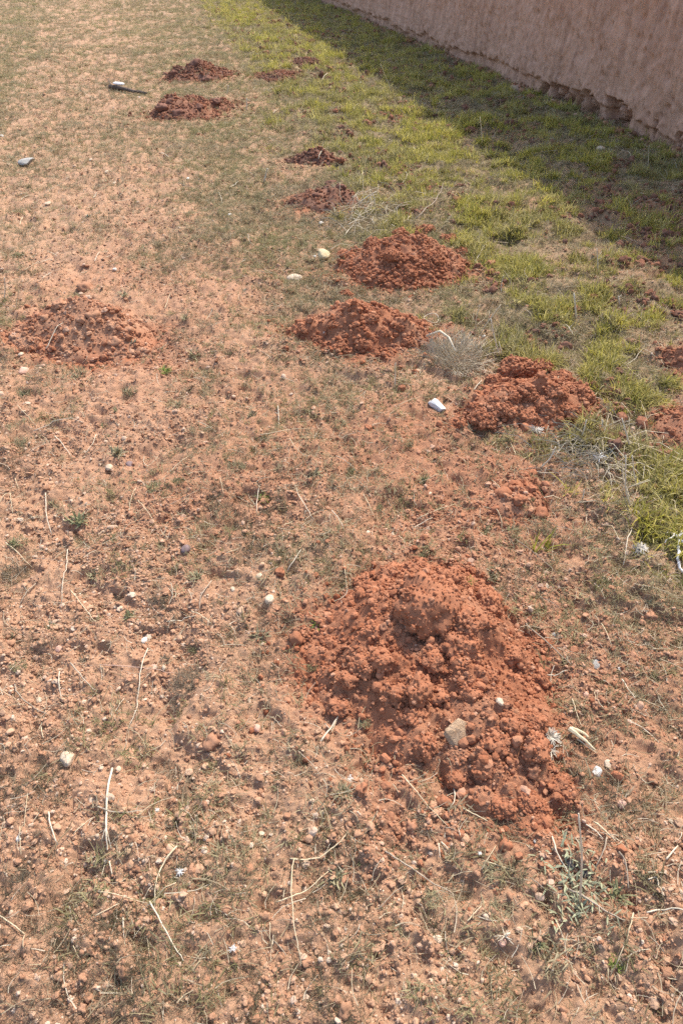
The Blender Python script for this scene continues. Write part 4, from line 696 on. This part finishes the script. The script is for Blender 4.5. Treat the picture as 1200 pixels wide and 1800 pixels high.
burr('dead_flower', 885, 1648, 16, 18, 'paleStraw', 'fan of pale dead leaves beside a pink pebble', 'plant', 9)
burr('dead_flower', 370, 80 + 300, 0, 8, 'white', None, None, 10) if False else None
# grey-green scrap with two black husks
rs = random.Random(5); p = hit(1010, 1560); k = mpp(p); b = MB()
for i in range(170):
    u_, v_ = rs.gauss(0, 1), rs.gauss(0, 1); q = Vector((p[0] + (u_ * 22 + v_ * 10) * k, p[1] - (v_ * -34 + u_ * 12) * k * 1.1, 0)); q.z = float(surf([q.x], [q.y])[0]) + .004
    b.blade(q, rs.uniform(0, 6.28), rs.uniform(.5, 1.3), rs.uniform(.012, .03), rs.uniform(.003, .006), rs.uniform(.2, .9), 3, 1)
sc_ = obj('leaf_scrap', b.mesh('leaf_scrap'), M['cloth'], label='faded grey-green scrap of withered leaves with two black husks', cat='plant')
for px, py, wp in ((1002, 1522, 17), (1029, 1537, 20)):
    q = hit(px, py); s = mpp(q) * wp / 2; obj('husk', ico('husk', 3, clod_fn(px, .5, .2)), M['charred'], sc_, (q[0], q[1], q[2] + s * .4), None, (s, s * 1.1, s * .8))
# grey brush: a mass of fine grey twigs
rs = random.Random(9); p0 = hit(800, 640); k = mpp(p0); b = MB()
for i in range(760):
    a = rs.uniform(0, 6.283); rr = math.sqrt(rs.random()); e = rs.uniform(.15, 1.45); q = Vector((p0[0] + rr * math.cos(a) * 42 * k, p0[1] + .04 + rr * math.sin(a) * 50 * k, .005)); L = rs.uniform(.05, .12)
    d = Vector((math.cos(a + rs.gauss(0, .9)) * math.cos(e), math.sin(a + rs.gauss(0, .9)) * math.cos(e), math.sin(e))); w_ = Vector((rs.gauss(0, 1), rs.gauss(0, 1), rs.gauss(0, .6))) * .012
    b.tube([q, q + d * L * .5 + w_, q + d * L + w_ * .3 - Vector((0, 0, .01))], .0011, .0006, 3)
for i in range(22):
    a = rs.uniform(0, 6.283); e = rs.uniform(.5, 1.3); q = Vector((p0[0] + rs.gauss(0, .02), p0[1] + .04 + rs.gauss(0, .02), -.004)); L = rs.uniform(.07, .14); d = Vector((math.cos(a) * math.cos(e), math.sin(a) * math.cos(e), math.sin(e)))
    b.tube([q, q + d * L * .5 + Vector((rs.gauss(0, .008), rs.gauss(0, .008), 0)), q + d * L], .0026, .0010, 4)
br = obj('brush', b.mesh('brush'), M['bush'], label='low grey dead brush of tangled fine twigs beside the cone-shaped mound', cat='brush')
b = MB(); b.tube([Vector(hit(748, 608)) + Vector((0, 0, .05)), Vector(hit(770, 612)) + Vector((0, 0, .085)), Vector(hit(785, 625)) + Vector((0, 0, .09)), Vector(hit(797, 642)) + Vector((0, 0, .07))], .0062, .0038, 6)
obj('stick', b.mesh('stick', True), M['paleStraw'], label='bent bleached stick hooked over the grey dead brush', cat='stick')
b = MB(); c = hit(757, 563); pts = [Vector((c[0] + math.cos(t) * .036, c[1] + math.sin(t) * .05, c[2] + .012 + .006 * math.sin(2 * t))) for t in np.linspace(0, 6.2, 22)]; b.tube(pts, .0018, .0016, 5)
obj('tendril_ring', b.mesh('tendril_ring', True), M['paleStraw'], label='pale dry tendril curled in a ring beside the cone-shaped mound', cat='tendril')
# bleached dead grass clump
rs = random.Random(19); b = MB()
for i in range(210):
    px, py = rs.gauss(1045, 42), rs.gauss(790, 26); q = Vector(hit(px, py)); a = rs.uniform(0, 6.28) if rs.random() < .5 else rs.gauss(math.pi, .5); L = rs.uniform(.06, .2); e = rs.uniform(.0, .5)
    d = Vector((math.cos(a) * math.cos(e), math.sin(a) * math.cos(e), math.sin(e))); b.tube([q, q + d * L * .5 + Vector((0, 0, .01)), q + d * L - Vector((0, 0, .02 + L * .2 * e))], .0016, .0009, 3)
obj('dead_grass_clump', b.mesh('dead_grass_clump'), M['bush'], label='bleached dead grass clump sprawling beside the lumpy mound', cat='grass clump')
rs = random.Random(23); b = MB()
for i in range(110):
    px, py = rs.gauss(1110, 40), rs.gauss(830, 50); q = Vector(hit(min(px, 1230), py)); a = rs.uniform(0, 6.28); L = rs.uniform(.05, .16); e = rs.uniform(.0, .6)
    d = Vector((math.cos(a) * math.cos(e), math.sin(a) * math.cos(e), math.sin(e))); b.tube([q, q + d * L * .5 + Vector((0, 0, .012)), q + d * L - Vector((0, 0, .02 + L * .2 * e))], .0010, .0006, 3)
obj('dead_grass_clump', b.mesh('dead_grass_clump'), M['straw'], label='thin tangled dead grass between the bleached clump and the white root', cat='grass clump')
rs = random.Random(29); b = MB()
for i in range(120):
    px, py = rs.gauss(640, 32), rs.gauss(378, 20); q = Vector(hit(px, py)); a = rs.uniform(0, 6.28); L = rs.uniform(.1, .3); e = rs.uniform(.0, .8)
    d = Vector((math.cos(a) * math.cos(e), math.sin(a) * math.cos(e), math.sin(e))); b.tube([q, q + d * L * .5 + Vector((0, 0, .012)), q + d * L - Vector((0, 0, .02 + L * .2 * e))], .0020, .0011, 3)
obj('dead_grass_clump', b.mesh('dead_grass_clump'), M['bush'], label='grey dead stems heaped behind the broad red mound', cat='grass clump')

# weeds and dead tufts
def rosette(seed, rad, nl, wk, lean0, lean1, curl):
    r_ = random.Random(seed); b = MB()
    for i in range(nl):
        a = i * 2.4 + r_.uniform(-.6, .6); q = rad * .45 * r_.random(); a2 = r_.uniform(0, 6.283); k = r_.uniform(.25, .95)
        b.blade((q * math.cos(a2), q * math.sin(a2), -.002), a, r_.uniform(lean0, lean1), rad * k, rad * wk * r_.uniform(.7, 1.3), r_.uniform(-.2, curl), 4, 1)
    return b.mesh('weed')
def hair(seed, rad, nb, lean1, wd):
    r_ = random.Random(seed); b = MB()
    for i in range(nb):
        a = r_.uniform(0, 6.283); q = rad * .75 * math.sqrt(r_.random())
        b.blade((q * math.cos(a), q * math.sin(a), -.003), r_.uniform(0, 6.283), r_.uniform(.1, lean1), rad * r_.uniform(.35, .75) if rad < .05 else r_.uniform(.02, .04), wd, r_.uniform(.2, 1.2), 3)
    return b.mesh('tuft')
WEEDS = [ # px,py,radius px, type, material, phrase
 (205,722,14,'r','weed','dark green weed'), (180,752,15,'r','weed','dark green weed'), (190,768,9,'r','weed','dark green weed'), (207,797,24,'r','greyweed','spiky grey-green weed'), (313,847,15,'h','weed','fine green tuft'), (272,857,18,'h','weed','fine green tuft'), (160,866,15,'r','weed','dark green weed'), (228,860,14,'r','greyweed','spiky grey-green weed'), (137,917,30,'r','weed','leafy green weed'), (95,885,20,'r','greyweed','spiky grey-green weed'),
 (25,957,24,'r','weed','leafy green weed'), (197,945,15,'r','weed','dark green weed'), (415,823,25,'h','greyweed','grey-green grass tuft'), (470,875,19,'h','bright','fine green tuft'), (553,832,28,'r','greyweed','pale leafy weed'), (287,652,18,'h','bright','=small bright green grass tuft on the bare soil'), (313,712,17,'r','greyweed','spiky grey-green weed'), (240,493,12,'r','bluegreen','=blue-green weed beside the top of the dry weathered mound'), (432,510,8,'r','bluegreen','=small teal weed between the dry and the cone-shaped mound'), (345,508,13,'h','weed','fine green tuft'),
 (235,602,14,'r','bluegreen','=small blue-green weed at the foot of the dry weathered mound'), (325,560,18,'r','greyweed','pale leafy weed'), (218,520,16,'r','greyweed','spiky grey-green weed'), (268,562,14,'r','weed','dark green weed'), (340,625,22,'r','greyweed','pale leafy weed'), (205,635,0,'','',''), (230,690,22,'h','greyweed','grey-green grass tuft'), (130,660,30,'h','greyweed','grey-green grass tuft'), (45,690,24,'h','weed','fine green tuft'), (120,735,16,'h','weed','fine green tuft'), (30,785,24,'h','greyweed','grey-green grass tuft'),
 (345,1140,20,'h','weed','fine green tuft'), (455,1118,26,'r','greyweed','pale leafy weed'), (462,1135,12,'r','bright','bright green weed'), (560,1097,19,'r','bright','bright green weed'), (550,1172,13,'h','weed','fine green tuft'), (487,1388,13,'r','weed','dark green weed'), (590,1540,32,'r','greyweed','=pale star-leaved grey-green weed on bare soil'), (632,1515,12,'r','weed','dark green weed'), (655,1442,12,'r','weed','dark green weed'), (457,1625,14,'u','bright','=upright green shoot on bare soil'), (600,1395,24,'r','greyweed','spiky grey-green weed'),
 (745,845,22,'r','weed','leafy green weed'), (610,830,18,'h','weed','fine green tuft'), (662,893,18,'h','weed','fine green tuft'), (715,780,16,'h','greyweed','grey-green grass tuft'), (932,880,12,'r','weed','dark green weed'), (812,864,11,'h','weed','fine green tuft'), (850,932,20,'r','greyweed','spiky grey-green weed'), (898,932,18,'r','weed','dark green weed'), (965,935,20,'h','greyweed','grey-green grass tuft'), (822,1024,17,'h','bright','=bright green grass sprig behind the shoulder of the largest mound'), (865,1010,24,'h','greyweed','grey-green grass tuft'), (935,1098,22,'h','greyweed','grey-green grass tuft'), (1030,1160,18,'h','greyweed','grey-green grass tuft'),
 (1145,1057,16,'h','greyweed','grey-green grass tuft'), (1085,1572,34,'r','weed','leafy green weed'), (1060,1030,24,'h','weed','fine green tuft'), (20,1112,15,'h','greyweed','grey-green grass tuft'), (90,1103,13,'r','weed','dark green weed'), (164,1265,13,'r','weed','dark green weed'), (35,1172,20,'h','weed','fine green tuft'), (228,1085,20,'r','weed','leafy green weed'), (345,1015,24,'r','greyweed','pale leafy weed'), (165,1012,22,'r','greyweed','pale leafy weed'), (200,1052,18,'h','deadleaf','dead grass tuft'), (330,1198,42,'h','deadleaf','dead grass tuft'), (320,1240,26,'h','deadleaf','dead grass tuft'), (280,1052,24,'h','deadleaf','dead grass tuft'), (305,1085,16,'h','deadleaf','dead grass tuft'),
 (320,1390,58,'h','deadleaf','=wide black patch of fine dead grass on bare soil'), (285,1358,34,'h','deadleaf','dead grass tuft'), (186,1512,25,'h','deadleaf','=black dead tuft below the long forked straw'), (268,1632,24,'h','deadleaf','dead grass tuft'), (35,1535,28,'h','deadleaf','dead grass tuft'), (330,1530,32,'h','deadleaf','dead grass tuft'), (225,1458,18,'h','deadleaf','dead grass tuft'), (112,1490,15,'h','deadleaf','dead grass tuft'), (545,1492,26,'h','deadleaf','dead grass tuft'), (80,1635,30,'h','deadleaf','dead grass tuft'), (290,1455,22,'h','deadleaf','dead grass tuft'), (425,1470,18,'h','deadleaf','dead grass tuft'),
 (820,1565,34,'h','deadleaf','dead grass tuft'), (870,1530,34,'h','greyweed','grey-green grass tuft'), (905,1540,24,'h','deadleaf','dead grass tuft'), (880,1600,26,'h','greyweed','grey-green grass tuft'), (945,1660,26,'r','weed','leafy green weed'), (760,1580,20,'h','greyweed','grey-green grass tuft'), (900,1450,34,'h','deadleaf','dead grass tuft'), (740,1450,26,'h','deadleaf','dead grass tuft'), (1010,1430,30,'h','greyweed','grey-green grass tuft'), (1170,1345,14,'r','weed','dark green weed'), (1130,1535,20,'h','greyweed','grey-green grass tuft'), (1030,1325,14,'r','weed','dark green weed'), (480,1220,14,'h','deadleaf','dead grass tuft'), (640,1270,18,'h','greyweed','grey-green grass tuft'), (1000,1190,18,'h','deadleaf','dead grass tuft'), (25,1010,30,'h','deadleaf','dead grass tuft'), (205,1190,0,'','',''), (60,1190,22,'h','deadleaf','dead grass tuft'), (150,1160,18,'r','deadleaf','withered leafy weed'), (290,1160,20,'r','deadleaf','withered leafy weed'), (1155,1185,14,'h','weed','fine green tuft'), (1120,1230,20,'h','greyweed','grey-green grass tuft'), (640,975,26,'h','greyweed','grey-green grass tuft'), (560,960,22,'h','deadleaf','dead grass tuft'), (470,960,24,'h','deadleaf','dead grass tuft'), (740,970,20,'h','weed','fine green tuft'), (560,770,16,'r','deadleaf','withered leafy weed'), (600,745,18,'r','greyweed','pale leafy weed'), (440,730,18,'r','greyweed','pale leafy weed'), (460,770,18,'h','weed','fine green tuft'), (1015,465,0,'','',''), (270,280,0,'','',''), (155,450,12,'h','weed','fine green tuft'), (35,450,16,'h','weed','fine green tuft'), (210,415,10,'r','greyweed','pale leafy weed'), (155,380,10,'r','bluegreen','=small pale teal weed on the bare soil behind the dry mound'), (375,600,10,'r','greyweed','spiky grey-green weed'), (400,620,16,'h','greyweed','grey-green grass tuft'), (120,1320,16,'r','deadleaf','withered leafy weed'), (395,1590,0,'','',''), (290,1588,14,'r','weed','dark green weed'), (700,1640,24,'h','greyweed','grey-green grass tuft'), (560,1620,20,'h','deadleaf','dead grass tuft'), (1160,1560,26,'h','deadleaf','dead grass tuft'), (1085,1690,20,'h','bright','fine green tuft')]
for i, (px, py, rp, ty, mt, ph) in enumerate(WEEDS):
    if not rp: continue
    p = hit(px, py); rad = mpp(p) * rp * rnd.uniform(.8, 1.1)
    if ty == 'r': me = rosette(i, rad, 34 if rp < 20 else 54, .115, .3, 1.4, .8)
    elif ty == 'u': me = rosette(i, rad * 1.6, 6, .16, .05, .35, .3)
    else: me = hair(i, rad, int(40 + rp * (4.5 if rp < 40 else 7)), 1.0 if mt != 'deadleaf' else 1.3, max(.0012, mpp(p) * 1.1) if mt != 'deadleaf' else max(.0009, mpp(p) * .8))
    nm = 'weed' if ty in 'ru' else 'grass_tuft'
    o = obj(nm, me, M[mt], None, (p[0], p[1], p[2]), None, None, cat='weed' if nm == 'weed' else 'grass tuft', group='weeds on the soil' if nm == 'weed' else 'grass tufts on the soil')
    if ph[0] == '=': o['label'] = ph[1:]
    else: later(o, ph, p)
label_all()
